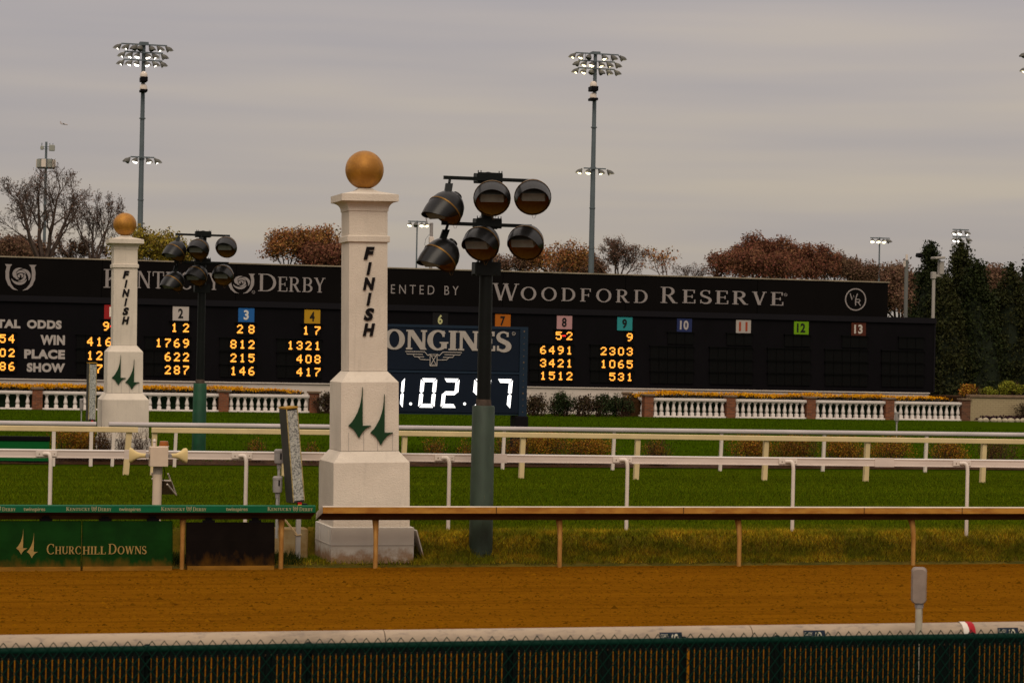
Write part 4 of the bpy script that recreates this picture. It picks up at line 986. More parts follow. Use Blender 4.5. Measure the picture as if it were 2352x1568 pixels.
# ---------------- shrubs along the inner course
lf_f = leafm('forsythia_leaf', (.17,.075,.006), .6); lf_f2 = leafm('forsythia_leaf_yellow', (.24,.110,.007), .6); lf_f3 = leafm('shrub_leaf_brown', (.085,.042,.008), .6)
SG = 'autumn shrubs along the inner course'
K = 5400/61.5
def fs(x, w, h, seed, label, leaf, n_, N=61.0, sz=.021, twigs=70, bare=False):
    q = P(x,1070,N); return shrub('shrub', label, (q.x, N, .29), w*1.2/K, .85, h*1.08/K, seed, leaf, int(n_*2.1), sz, SG, twigs, lobes=22, bare=bare)
fs(172, 104, 82, 1, 'bushy golden brown shrub between green board and far finish pillar', lf_f2, 2600)
fs(232, 40, 78, 2, 'thin brown shrub at the left foot of the far pillar', lf_f3, 420)
fs(262, 40, 66, 31, 'bare twiggy shrub at the foot of the far pillar, left of three', lf_f, 0, twigs=22, bare=True)
fs(294, 36, 66, 32, 'bare twiggy shrub at the foot of the far pillar, middle of three', lf_f, 0, twigs=18, bare=True)
fs(328, 52, 70, 33, 'bare twiggy shrub at the foot of the far pillar, right of three', lf_f, 0, twigs=30, bare=True)
fs(585, 50, 60, 3, 'sparse brown shrub left of the near leaning mirror', lf_f, 260, twigs=26)
fs(712, 34, 52, 4, 'small sparse shrub between leaning mirror and near pillar', lf_f, 180, twigs=18)
fs(1000, 56, 68, 5, 'sparse orange shrub right of the near pillar', lf_f, 330, twigs=34)
fs(1066, 34, 62, 6, 'small sparse shrub left of the padded spotlight pole', lf_f, 200, twigs=22)
fs(1170, 74, 78, 7, 'loose brown shrub around the timing board foot', lf_f, 800)
fs(1258, 110, 84, 8, 'dense golden shrub just right of the timing board foot', lf_f2, 2400)
fs(1352, 120, 82, 9, 'dense golden brown shrub, second right of the timing board foot', lf_f2, 2500)
fs(1508, 58, 70, 10, 'small orange shrub standing alone on the lawn side', lf_f, 600)
fs(1722, 124, 84, 11, 'wide golden brown shrub at the left end of the right hand hedge', lf_f2, 2400)
fs(1830, 120, 84, 12, 'dense brown shrub second from left in the right hand hedge', lf_f, 2500)
fs(1936, 110, 82, 13, 'dense golden shrub third from left in the right hand hedge', lf_f2, 2300)
fs(2040, 110, 80, 14, 'golden shrub with a grey stalk behind it in the right hand hedge', lf_f2, 2000)
fs(2172, 104, 74, 15, 'golden brown shrub left of the last cream post', lf_f2, 1700)
fs(2292, 110, 74, 16, 'thin green brown shrub at the right edge of the picture', lf_f3, 1100)
fs(2420, 100, 74, 17, 'brown shrub past the right edge of the frame', lf_f3, 900)

# ---------------- timing board
NT = 65.6; q0, q1 = P(806,955,NT), P(1208,957,NT); xL, xR = q0.x, q1.x
zB, zMid, zTop = P(1150,953,NT).z, P(1150,856,NT).z, P(1150,752,NT).z
tb = thing('timing_board', 'navy timing board with watch maker lettering and white race time', 'display board', (xL, NT, .3))
def TB(mb, name, m, parent=None, smooth=False):
    p = parent or tb
    o = mb.build(name, m, None, smooth); o.data.transform(Matrix.Translation(-Vector((xL,NT,.3)))); o.parent = p; return o
fr = P(1192,850,NT).x
mb = MB(); mb.box((xL,NT,zB),(xR,NT+.5,zTop)); TB(mb, 'cabinet', m_timer2)
mb = MB(); mb.bbox((xL+.18,NT-.03,zMid+.04),(fr,NT-.001,zTop-.06), .01); TB(mb, 'sign_panel', m_timer)
mb = MB(); mb.bbox((xL+.18,NT-.03,zB+.05),(fr,NT-.001,zMid-.05), .01); TB(mb, 'clock_panel', m_timer)
mb = MB(); mb.box((xL,NT-.05,zTop-.05),(xR,NT+.5,zTop+.03)); mb.box((xL,NT-.05,zMid-.035),(fr,NT,zMid+.025)); TB(mb, 'frame_bar', m_timer2)
mb = MB(); mb.box((fr+.0,NT-.06,zB-.02),(xR,NT-.001,zTop+.02)); pp = TB(mb, 'frame_post', m_timer2)
mb = MB()
for k in range(14):
    z = zB+.1+(zTop-zB-.2)*k/13; mb.tube([((fr+xR)/2,NT-.068,z),((fr+xR)/2,NT-.06,z)], .022 if k % 5 == 3 else .012, 8)
TB(mb, 'bolts', m_cap, pp)
for x in (826, 1196):
    X = P(x,980,NT).x; mb = MB(); mb.bbox((X-.20,NT-.1,.2),(X+.20,NT+.45,zB-.02), .02); TB(mb, 'foot', m_black)
ys = NT-.031
def tl(polys, xa, xb, ya, yb, nm, m, dep=.02):
    mb = MB(); xs = [p[0] for q in polys for p in q]; zs = [p[1] for q in polys for p in q]; a, b, c, d = min(xs), max(xs), min(zs), max(zs)
    Xa, Xb = P(xa,ya,ys).x, P(xb,ya,ys).x; xm = (xa+xb)/2; Z0, Z1 = P(xm,ya,ys).z, P(xm,yb,ys).z
    for i, q in enumerate(polys): mb.prism([(Xa+(x-a)/(b-a)*(Xb-Xa), Z0+(y-c)/(d-c)*(Z1-Z0)) for x, y in q], ys-dep-(i % 7)*.0004, ys-.001)
    return TB(mb, nm, m)
tl(serif([(c,1) for c in 'LONGINES'], .235, .095, .07, .035), 840, 1174, 806, 757.5, 'lettering', m_longl)
tl(ring_poly(0,0,.8,1,18)+[[(a*.9-.22,b*.9-.33) for a,b in p] for p in sans('R',.02)], 1175.5, 1183.5, 770, 762, 'lettering', m_longl)
# winged hourglass emblem, drawn in picture proportions (width 259, height 60)
def line(pts, wd_): return strip(pts, [wd_]*len(pts))
wg = []
for sx in (-1, 1):
    f_ = lambda pts: [(sx*x, y) for x, y in pts]
    wg += line(f_([(26,44),(42,60),(130,60),(122,49),(58,49),(50,49)]), 3.4)
    wg += line(f_([(122,49),(96,49),(88,38),(44,38)]), 3.2); wg += line(f_([(88,38),(72,38),(60,27),(38,27)]), 3.2)
    wg += line(f_([(60,27),(40,26),(17,26)]), 3.0); wg += line(f_([(26,44),(17,50)]), 3.4)
wg += line([(-16,0),(16,0),(16,50),(-16,50),(-16,0)], 3.6); wg += line([(-14,2),(14,48)], 3); wg += line([(14,2),(-14,48)], 3); wg += line([(-13,44),(13,44)], 2.6); wg += line([(-13,5),(13,5)], 2.6)
tl(wg, 930, 1060, 841, 807, 'emblem', m_longl)
# slanted seven segment digits
def digit(ch):
    w_, t_ = .56, .125; sg = {'a':[(.04,1),(w_-.04,1),(w_-.04-t_*.7,1-t_),(.04+t_*.7,1-t_)], 'd':[(.04,0),(w_-.04,0),(w_-.04-t_*.7,t_),(.04+t_*.7,t_)],
      'b':[(w_,.965),(w_,.54),(w_-t_*.5,.505),(w_-t_,.55),(w_-t_,1-t_*1.2)], 'c':[(w_,.035),(w_,.46),(w_-t_*.5,.495),(w_-t_,.45),(w_-t_,t_*1.2)],
      'f':[(0,.965),(0,.54),(t_*.5,.505),(t_,.55),(t_,1-t_*1.2)], 'e':[(0,.035),(0,.46),(t_*.5,.495),(t_,.45),(t_,t_*1.2)], 'g':[(.06,.5),(.06+t_*.5,.5+t_/2),(w_-.06-t_*.5,.5+t_/2),(w_-.06,.5),(w_-.06-t_*.5,.5-t_/2),(.06+t_*.5,.5-t_/2)]}
    on = {'0':'abcdef','1':'bc','2':'abged','7':'abc','9':'abcdfg'}[ch]; return [[(x+.085*y, y) for x, y in sg[k]] for k in on]
for ch, xa, xb in (('1',918.5,928.5),('0',960.5,1002.5),('2',1012,1054),('9',1085.5,1127),('7',1143,1176.5)): tl(digit(ch), xa, xb, 935.5+(xa-960)*.008, 868.5+(xa-960)*.010, 'race_time_digit', m_ledw, .012)
for x in (943, 1067): tl(ring_poly(0,0,.0,1,10), x-3.2, x+3.2, 930, 924, 'decimal_point', m_ledw, .012)

# ---------------- scoreboard
NB = 108.0; zs0, zs1 = 1.60, 7.03; xbl = P(-330,700,NB).x; xup, xlo = P(2040,700,NB).x, P(2146,800,NB).x
zl0, zl1 = P(415,706,NB).z, P(415,694,NB).z
zl0, zl1 = 5.06, 5.33
sb = thing('scoreboard', 'long black scoreboard with amber odds and large sponsor lettering', 'scoreboard', (0, NB, .3))
def SB(mb, name, m, parent=None, smooth=False):
    o = mb.build(name, m, None, smooth); o.data.transform(Matrix.Translation((0,-NB,-.3))); o.parent = parent or sb; return o
mb = MB(); mb.box((xbl,NB,zs0),(xlo,NB+1.6,zl0)); SB(mb, 'tote_panel', m_board)
mb = MB(); mb.box((xbl,NB-.10,zl0),(xlo+.05,NB+1.65,zl1)); SB(mb, 'ledge', m_ledge)
seams = [P(x,640,NB).x for x in (-330, 234, 542, 848, 1155, 1437, 1740, 2040)]
for i in range(len(seams)-1):
    mb = MB(); mb.box((seams[i]+.012,NB-.03,zl1),(seams[i+1]-.012,NB+.6,zs1)); SB(mb, 'fascia_panel', m_board2)
mb = MB(); mb.box((xbl,NB+.05,zl1),(xup-.03,NB+.55,zs1-.02)); SB(mb, 'fascia_frame', m_board)
mb = MB(); mb.box((xbl,NB-.07,zs1),(xup+.03,NB+.64,zs1+.055)); SB(mb, 'coping', m_coping)
mb = MB(); mb.box((xlo-.03,NB-.03,zs0),(xlo+.05,NB-.001,zl0)); SB(mb, 'corner_trim', m_ledge)
mb = MB(); mb.box((xbl,NB+.02,.1),(xlo-.25,NB+1.4,zs0)); SB(mb, 'base_wall', m_basew)
mb = MB(); mb.box((xbl,NB-.06,zs0-.055),(xlo-.22,NB+.02,zs0-.005)); SB(mb, 'base_ledge', m_basew)
yb_ = NB-.03
def sbl(polys, xa, xb, ybot, ytop, nm, m=None, dep=.03, y=None, parent=None):
    """letters over a picture span: converted to true widths and level heights on the board's own plane"""
    y = NB-.03 if y is None else y; mb = MB(); xs = [p[0] for q in polys for p in q]; zs = [p[1] for q in polys for p in q]; a, b, c, d = min(xs), max(xs), min(zs), max(zs)
    xm = (xa+xb)/2; Xa, Xb = P(xa,(ybot+ytop)/2,y).x, P(xb,(ybot+ytop)/2,y).x; Z0, Z1 = P(xm,ybot,y).z, P(xm,ytop,y).z
    for i, q in enumerate(polys): mb.prism([(Xa+(x_-a)/((b-a) or 1)*(Xb-Xa), Z0+(z_-c)/(d-c)*(Z1-Z0)) for x_, z_ in q], y-dep-(i % 7)*.0005, y-.001)
    return SB(mb, nm, m or m_sign, parent)
sbl(rose_logo(), 10.5, 83, 667, 607.5, 'emblem')
sbl(serif([('K',1.0)], .13, .05), 238, 283, 661, 618.5, 'lettering')
sbl(serif([(c,1) for c in 'ENTUCKY'], .14, .055, .08, .10), 288, 505, 664, 624, 'lettering')
sbl(rose_logo(), 522, 585, 674, 628, 'emblem')
sbl(serif([('D',1.0)], .13, .05), 593, 634, 669, 629, 'lettering')
sbl(serif([(c,1) for c in 'ERBY'], .14, .055, .08, .10), 638, 747, 670.5, 637, 'lettering')
pr = sans('P R E S E N T E D   B Y', -.006)
sbl(pr, 820, 1053, 675, 654, 'lettering')
sbl(serif([('W',1.0)], .13, .05, .09), 1130, 1192, 690, 651, 'lettering')
sbl(serif([(c,1) for c in 'OODFORD'], .15, .06, .08, .26), 1196, 1487, 693, 662, 'lettering')
sbl(serif([('R',1.0)], .14, .05, .09), 1517, 1556, 696, 659, 'lettering')
sbl(serif([(c,1) for c in 'ESERVE'], .15, .06, .08, .20), 1567, 1799, 699.5, 668, 'lettering')
for x, y in ((1804,677),(582,671)): sbl(ring_poly(0,0,.78,1,16)+[[(a*.9-.22,b*.9-.33) for a,b in p] for p in sans('R',.0)], x-3.6, x+3.6, y+3.6, y-3.6, 'lettering')
sbl(ring_poly(0,0,.90,1.0,36), 1940.5, 1989, 713.5, 662, 'emblem')
wr = strip([(0,1),(.16,.42),(.30,.82),(.44,.42),(.60,1)], [.075]*5)
wr += strip([(.46,-.12),(.46,.50)], [.075]*2) + strip([(.46,.47),(.74,.47),(.83,.36),(.74,.22),(.46,.22)], [.075]*5) + strip([(.66,.22),(.86,-.12)], [.075]*2)
sbl(wr, 1951, 1977, 702, 674, 'emblem')
# row names at the left
for tx, xa, xb, yb1, yt1 in (('TOTAL',-51,47,753,733),('ODDS',62,141.5,755,735),('WIN',92.5,149,792,769.5),('PLACE',55.5,149,824,802.5),('SHOW',61.5,149,854.5,833.5)):
    sbl(sans(tx, .055, 0, 1.10), xa, xb, yb1, yt1, 'lettering', m_signw, .02, NB)
F57 = {'0':'01110100011000110001100011000101110','1':'00100011000010000100001000010001110','2':'01110100010000100010001000100011111','3':'01110100010000100110000011000101110','4':'00010001100101010010111110001000010',
 '5':'11111100001111000001000011000101110','6':'00110010001000011110100011000101110','7':'11111000010001000100010000100001000','8':'01110100011000101110100011000101110','9':'01110100011000101111000010001001100','-':'00000000000000001110000000000000000'}
def dots(txt, xright, ytop, ybot, pitch, colour=m_led, nmod=0, parent=None):
    """one dot matrix read-out whose last digit ends at xright"""
    wdg = 13.0; y = NB-.05; n = max(nmod, len(txt)); Xr = P(xright,(ytop+ybot)/2,y).x; u = (P(xright+10,ytop,y).x-P(xright,ytop,y).x)/10
    Z0, Z1 = P(xright-20,ybot,y).z, P(xright-20,ytop,y).z; md = .041
    mb = MB(); w0 = Xr-((n-1)*pitch+wdg)*u-.09
    for j in range(n):
        xa = Xr-(j*pitch+wdg)*u; mb.box((xa-(pitch-wdg)/2*u+.012,NB-.048,Z0-.10),(xa+wdg*u+(pitch-wdg)/2*u-.012,NB-.005,Z1+.10))
    for k in range(9): mb.box((w0,NB-.062,Z0-.09+(Z1-Z0+.17)*k/8),(Xr+.08,NB-.056,Z0-.085+(Z1-Z0+.17)*k/8))
    mb.box((w0-.03,NB-.16,Z1+.10),(Xr+.11,NB-.002,Z1+.13))
    d = SB(mb, 'digit_display', m_module)
    by = {}
    for j, ch in enumerate(reversed(txt)):
        if ch == ' ': continue
        b_ = by.setdefault(ch == '-', MB()); x0 = Xr-(j*pitch+wdg)*u
        for r in range(7):
            for c in range(5):
                if F57[ch][r*5+c] == '1':
                    cx, cz_ = x0+wdg*u*(c+.5)/5, Z1-(Z1-Z0)*(r+.5)/7; rr_ = md*.92
                    b_.add([(cx+rr_*math.cos(k*math.pi/3), NB-.072, cz_+rr_*1.05*math.sin(k*math.pi/3)) for k in range(6)], [(5,4,3,2,1,0)])
    for red, b_ in by.items(): SB(b_, 'lit_digits', m_ledr if red else colour, d)
    return d
plates = {1:('plate_red',(.35,.02,.02),(.8,.7,.6)),2:('plate_white',(.52,.46,.42),(.01,.01,.01)),3:('plate_blue',(.02,.12,.36),(.6,.58,.55)),4:('plate_yellow',(.50,.27,.015),(.015,.012,.01)),
 5:('plate_green',(.02,.16,.04),(.5,.5,.45)),6:('plate_black',(.012,.011,.012),(.48,.46,.22)),7:('plate_orange',(.42,.115,.010),(.012,.01,.01)),8:('plate_pink',(.50,.27,.27),(.01,.01,.01)),9:('plate_turquoise',(.03,.27,.28),(.01,.01,.01)),
 10:('plate_navy',(.022,.032,.105),(.38,.34,.33)),11:('plate_grey',(.42,.37,.33),(.30,.05,.02)),12:('plate_lime',(.16,.33,.008),(.012,.012,.01)),13:('plate_brown',(.085,.022,.012),(.48,.43,.38))}
colx = {1:258,2:415,3:565.5,4:717,5:865,6:1011,7:1154.5,8:1296,9:1434.5,10:1571.5,11:1707,12:1840,13:1971.5,14:2101}
val = {1:('9- ','416 ','12  ','7  '),2:('1 2','1769','622','287'),3:('2 8','812','215','146'),4:('1 7','1321','408','417'),8:('5-2','6491','3421','1512'),9:('9','2303','1065','531')}
for n, x in colx.items():
    yc = 716.5 + (x-258)*.0232; 
    if n in plates:
        nm, c1, c2 = plates[n]; hw_ = 19 - (x-415)*.0013; hh = 16.2-(x-415)*.0008
        p0, p1 = P(x-hw_,yc+hh,NB), P(x+hw_,yc-hh,NB); zz0, zz1 = P(x,yc+hh,NB).z, P(x,yc-hh,NB).z
        mb = MB(); mb.bbox((p0.x,NB-.05,zz0),(p1.x,NB-.002,zz1), .008); pl = SB(mb, 'number_plate', mat(nm, tuple(v*.85 for v in c1), .6))
        k = .30 if n < 10 else .56
        sbl(sans(str(n), .03, 0, 1.06), x-hw_*k-(1 if n==1 else 0), x+hw_*k, yc+hh*.66, yc-hh*.72, 'numeral', mat(nm+'_numeral', c2, .6), .012, NB-.05, pl)
    v = val.get(n, ('','','','')); rx = x+(18.5 if n < 8 else 18); pt = 20.8-(x-415)*.0009
    rows = [752.5+(x-415)*.0210, 788+(x-415)*.0185, 819.5+(x-415)*.0165, 849.5+(x-415)*.0155]
    for i, t_ in enumerate(v):
        hh = 9.7-(x-415)*.0007
        pitch = pt if i else (12.3 if len(t_) > 2 else 12.3) if False else pt
        if i == 0 and len(t_) > 1: pitch = 13.2
        if i == 0 and n == 8: pitch = 12.2
        dots(t_, rx, rows[i]-hh, rows[i]+hh, pitch, nmod=(3 if i == 0 else 4 if n in (3,) else 5) if i or not t_ else len(t_))
for i, t_ in enumerate(('54','02','86')): dots(t_, 33, (768,800.5,831.5)[i], (787,819,850.5)[i], 20.4)

# ---------------- balustrades, brick piers, white wall, mums
NL = 105.0; zA, zT2 = .33, None
zt_b = P(170,899,NL).z; zt_r = P(1750,917,NL).z
baluster_me = None
def balustrade(label, xa, xb, n, zt, N=NL, group='white balustrade sections in front of the scoreboard', A=None, B=None):
    global baluster_me
    X0, X1 = (P(xa,930,N).x, P(xb,930,N).x) if A is None else (A.x, B.x)
    o = thing('balustrade', label, 'balustrade', (X0, N, .28)); o['group'] = group; L = X1-X0 if A is None else (B-A).length; h = zt-.28
    if A is not None: o.location = (A.x, A.y, .28); o.rotation_euler = (0,0,math.atan2(B.y-A.y, B.x-A.x))
    mb = MB(); mb.loft([[(x,-.13,h-.14),(x,-.13,h-.115),(x,-.16,h-.10),(x,-.16,h-.01),(x,-.145,h),(x,.145,h),(x,.16,h-.01),(x,.16,h-.14)] for x in (0,L)]); mb.build('top_rail', m_balus, o)
    mb = MB(); mb.bbox((0,-.15,-.03),(L,.15,.09), .015); mb.build('base_rail', m_balus, o)
    hb = h-.14-.09
    if baluster_me is None:
        mb = MB(); r = .083
        mb.square([(.085,0),(.085,.14),(.06,.185)]); mb.lathe([(.050,.185),(.062,.20),(.066,.22),(.088,.27),(.092,.32),(.078,.40),(.056,.50),(.046,.58),(.046,.60),(.060,.61),(.060,.63),(.048,.64)], 14); mb.square([(.062,.635),(.078,.66),(.078,.72)])
        b0 = mb.build('baluster', m_balus, o, True); b0.scale = (1,1,hb/.72); baluster_me = b0.data; first = True
    else: first = False
    for k in range(n):
        if k == 0 and first: ob = b0
        else: ob = bpy.data.objects.new('baluster', baluster_me); COL.objects.link(ob); ob.parent = o
        ob.scale = (1,1,hb/.72); ob.location = (L*(k+.5)/n, 0, .09)
    mb = MB(); mb.box((.02,.30,.0),(L-.02,.33,h-.10)); mb.build('green_backing', mat('hedge_green_backing', (.010,.022,.010), .9), o)
    return o
def pier(label, x, zt, m=m_brick, N=NL, w_=.44):
    X = P(x,930,N).x; o = thing('brick_pier', label, 'pier', (X, N, .28), 'brick piers between the balustrades', kind='thing')
    mb = MB(); mb.box((-w_/2,-w_/2,-.05),(w_/2,w_/2,zt-.28)); mb.build('shaft', m, o)
    mb = MB(); mb.bbox((-w_/2-.06,-w_/2-.06,zt-.28),(w_/2+.06,w_/2+.06,zt-.28+.085), .012); mb.build('cap', m_cap, o)
zpl = zt_b+.08
balustrade('balustrade section left of the leftmost brick pier', -160, 75, 10, zt_b)
balustrade('balustrade section between leftmost brick pier and far mirror, running behind the far pillar', 96, 503, 19, zt_b)
balustrade('balustrade section with leaning mirror below its right end, near the green padded pole', 523, 710, 12, zt_b)
pier('leftmost brick pier, under the white SHOW lettering', 85, zpl); pier('brick pier just right of the green padded pole', 512.5, zpl); pier('brick pier left of the near finish pillar', 720.5, zpl)
zr_ = zt_r+.09
sg = balustrade('short angled balustrade return behind the dark bushes', 0, 0, 7, zt_r, A=P(1440,930,NL+3.3), B=P(1478,930,NL+.2), N=NL)
for i, (xa, xb, n, lb) in enumerate(((1498,1666,12,'balustrade section right of the dark bushes, leftmost of the right hand four'),(1686,1850,12,'balustrade section below the white 11 and lime 12 plates'),(1870,2032,11,'balustrade section below the brown 13 plate'),(2049,2207,12,'rightmost balustrade section, with a grey sensor in front'))):
    balustrade(lb, xa, xb, n, zt_r)
pier('brick pier at the corner of the angled balustrade', 1487.5, zr_); pier('brick pier below the grey 11 plate', 1676, zr_); pier('brick pier below the lime 12 plate', 1860, zr_); pier('brick pier left of the rightmost balustrade section', 2040.5, zr_)
pier('darker brick pier at the joint of balustrade and cream wall', 2215, zr_+.02, m_brick2); pier('brick pier behind the dark bushes at the far end of the return', 1437, zt_r+.12, m_cap, NL+3.2)
m_cwall = mat('cream_block_wall', (.50,.40,.245), .85); brickify(m_cwall, (.36,.285,.165), (.33,.26,.15), (.24,.185,.105), 3.2)
xa, xb = P(2224,930,NL).x, P(2520,930,NL).x
cw = thing('block_wall', 'low cream block wall with brown cap at the right edge', 'wall', (xa, NL, .25), kind='thing')
mb = MB(); mb.box((0,-.15,-.02),(xb-xa,.2,P(2290,913,NL).z-.25)); mb.build('wall', m_cwall, cw)
mb = MB(); zc_ = P(2290,913,NL).z-.25; mb.bbox((-.02,-.22,zc_),(xb-xa,.26,zc_+.13), .015); mb.build('cap', m_cap, cw)
# flower beds and planting
m_mum = leafm('mum_flower', (.66,.30,.003), .22, .9); m_mumg = leafm('mum_leaf', (.030,.022,.012), .5)
def mums(label, xa, xb, zt, N0, N1):
    X0, X1 = P(xa,900,NL).x, P(xb,900,NL).x; rg = np.random.default_rng(abs(int(xa))+5)
    n = int((X1-X0)*26); c = np.stack([rg.uniform(X0, X1, n), rg.uniform(N0, N1, n), zt+.04+rg.normal(0, .018, n)], 1)
    e_ = np.clip((np.minimum(c[:,0]-X0, X1-c[:,0]))/1.2, 0, 1); c[:,2] += .085*np.sin(c[:,0]*1.3)*np.sin(c[:,0]*.47)*.6 - .10*(1-e_)
    V, Fc = leaf_cloud(c, 30, (.13,.12,.05), .04, rg); o = npmesh('flower_bed', V, Fc, m_mum); tag(o, label, 'flowers', kind='stuff')
    V, Fc = leaf_cloud(np.stack([rg.uniform(X0, X1, n), rg.uniform(N0-.1, N1, n), np.full(n, zt-.12)], 1), 22, (.16,.12,.06), .07, rg); npmesh('leaves', V, Fc, m_mumg, o)
    mb = MB(); mb.box((X0-.2,N0-.05,.2),(X1+.2,N1+.6,zt-.18)); mb.build('soil', m_mulch, o)
mums('long yellow chrysanthemum bed above the left balustrades', -160, 695, zt_b+.15, NL+.62, NL+1.5)
mums('long yellow chrysanthemum bed above the right balustrades', 1468, 2192, zt_r+.15, NL+.62, NL+1.5)
lf_d = leafm('dark_bush_leaf', (.020,.030,.008), .6); lf_d2 = leafm('dark_bush_leaf_red', (.045,.030,.014), .7)
KB = 5400/112.
def bush(x, w, h, seed, label, leaf, n, N=NL-.6, base=.3, group='dark bushes against the white wall', sz=.055, d=.9): 
    q = P(x,940,N); shrub('bush', label, (q.x, N, base), w/KB, d, h/KB, seed, leaf, int(n*2.4), sz, group, 50, 'bush', lobes=20, tw=.012)
bush(745, 46, 54, 21, 'small reddish dark bush just left of the near finish pillar', lf_d2, 420)
bush(1232, 62, 58, 22, 'reddish dark bush touching the right side of the timing board', lf_d2, 650)
bush(1290, 66, 62, 23, 'tall dark bush second right of the timing board', lf_d, 950)
bush(1340, 56, 54, 24, 'loose dark bush in the middle of the row by the white wall', lf_d2, 520)
bush(1382, 60, 58, 25, 'dense dark bush second from the right of the row', lf_d, 900)
bush(1428, 52, 58, 26, 'rightmost dark bush of the row, hiding the angled balustrade', lf_d, 900)
lf_y = leafm('yellow_green_leaf', (.17,.17,.012), .5); lf_o = leafm('orange_green_leaf', (.30,.14,.015), .6)
ztp = P(2290,908,NL).z
for x, w_, h_, sd, lb, lfm in ((2228,54,34,27,'rounded green and orange shrub left of three above the cream wall',lf_o),(2266,44,26,28,'smallest rounded shrub, middle of three above the cream wall',lf_y),(2320,70,46,29,'largest yellow green shrub, right of three above the cream wall',lf_y)):
    bush(x, w_, h_, sd, lb, lfm, 1700, NL+.75, ztp-.12, 'rounded shrubs above the cream wall', .05, .8)
mb = MB(); X0, X1 = P(2224,900,NL).x, P(2520,900,NL).x; mb.box((X0,NL+.27,.2),(X1,NL+5,ztp-.1)); tag(mb.build('planting_bed', m_mulch), kind='structure')
lf_p = leafm('purple_leaf', (.030,.010,.016), .6)
q = P(2310,948,NL-.7); rg = np.random.default_rng(3); Xc = [P(x,950,NL-.7).x for x in (2245, 2480)]
xs_ = rg.uniform(Xc[0], Xc[1], 60); V, Fc = leaf_cloud(np.stack([xs_, rg.uniform(NL-1.1, NL-.35, 60), .36+.18*(xs_-Xc[0])/(Xc[1]-Xc[0])+rg.uniform(0,.1,60)], 1), 40, (.12,.12,.05), .06, rg)
tag(npmesh('purple_planting', V, Fc, lf_p), 'dark purple ground planting in front of the cream wall', 'plants', kind='stuff')
m_stone = mat('edging_stone', (.42,.36,.25), .85, var=.3, vscale=6)
names_ = ['first from left', 'second from left', 'third from left', 'fourth from left', 'fifth from left', 'sixth from left', 'seventh from left', 'eighth, cut by the frame edge', 'ninth, beyond the frame edge']
for i, x in enumerate((2252,2264,2283,2295,2308,2322,2337,2350,2366)):
    q = P(x,960,NL-1.3); mb = MB(); mb.sphere((0,0,.09), .17, 12, 8, (1+.2*(i%3-1), .8, .75+.1*(i%2))); o_ = mb.build('edging_stone', m_stone, None, True); o_.location = (q.x, NL-1.3, .27)
    tag(o_, 'pale rounded edging stone before the purple planting, '+names_[i], 'stone', 'edging stones')
mb_q = P(2360,925,NL-.8); shrub('weeping_bush', 'dark weeping bush cut by the right edge before the cream wall', (mb_q.x, NL-.8, .28), 1.3, .8, 1.15, 77, lf_d2, 700, .05, None, 50, 'bush', tw=.012)
# ---------------- evergreens right of the board
lf_c = leafm('arborvitae_leaf', (.016,.022,.004), .45); lf_c2 = leafm('arborvitae_leaf_warm', (.024,.026,.005), .45)
def ev(x, ytip, wpx, N, seed, label, leaf=lf_c, n=20000):
    q = P(x,ytip,N); k = F/((P(x,ytip,N)-EYEP).dot(_fw)); conifer('evergreen_tree', label, (q.x, N, .3), q.z-.3, wpx/k, seed, leaf, n, 'dense evergreens right of the scoreboard')
ev(2138, 563, 150, 113.5, 1, 'narrow evergreen nearest the scoreboard end, behind the white camera post')
ev(2207, 558, 180, 114.5, 2, 'tallest evergreen, middle of the group beside the scoreboard', lf_c2)
ev(2243, 604, 180, 113.0, 3, 'shorter evergreen right of the tallest one', lf_c)
ev(2170, 640, 160, 112.2, 8, 'low evergreen in front of the tallest one', lf_c2)
ev(2286, 672, 160, 115.5, 4, 'low evergreen in the dip between the tall group and the right edge', lf_c)
ev(2322, 612, 150, 114.0, 5, 'evergreen second from the right edge of the picture', lf_c2)
ev(2372, 572, 130, 114.6, 6, 'evergreen cut by the right edge of the picture', lf_c)
ev(2450, 590, 130, 114.0, 7, 'evergreen beyond the right edge of the picture', lf_c2, 6000)

# ---------------- light towers
def tlamp(parent, pos, yaw, tilt, s=1.0, lit=m_lit, on=True, hm=m_lampg):
    mt = Matrix.Translation(pos) @ Matrix.Rotation(yaw, 4, 'Z') @ Matrix.Rotation(tilt, 4, 'X') @ Matrix.Scale(s, 4)
    ax = Matrix(((1,0,0,0),(0,0,1,0),(0,1,0,0),(0,0,0,1)))
    b = MB(); b.lathe([(.34,0),(.345,.03),(.31,.20),(.22,.38),(.12,.50),(.11,.62),(.02,.64)], 14, mtx=ax); b.f.pop(-2)
    v = []; n = 10
    for i in range(n+1):
        a = R_(-5+190*i/n); L = .26*math.sin(R_(180*i/n))**.6+.02
        v += [(.345*math.cos(a), 0, .345*math.sin(a)), (.33*math.cos(a), -L, .33*math.sin(a))]
    b.add(v, [(2*i,2*i+1,2*i+3,2*i+2) for i in range(n)]); b.xf(mt); lp = b.build('floodlight', hm, parent, True)
    b = MB(); b.lathe([(.30,.05),(.15,.03),(.005,.025)], 14, mtx=ax); b.xf(mt); b.build('lens', lit if on else m_baffle, lp)
    return lp
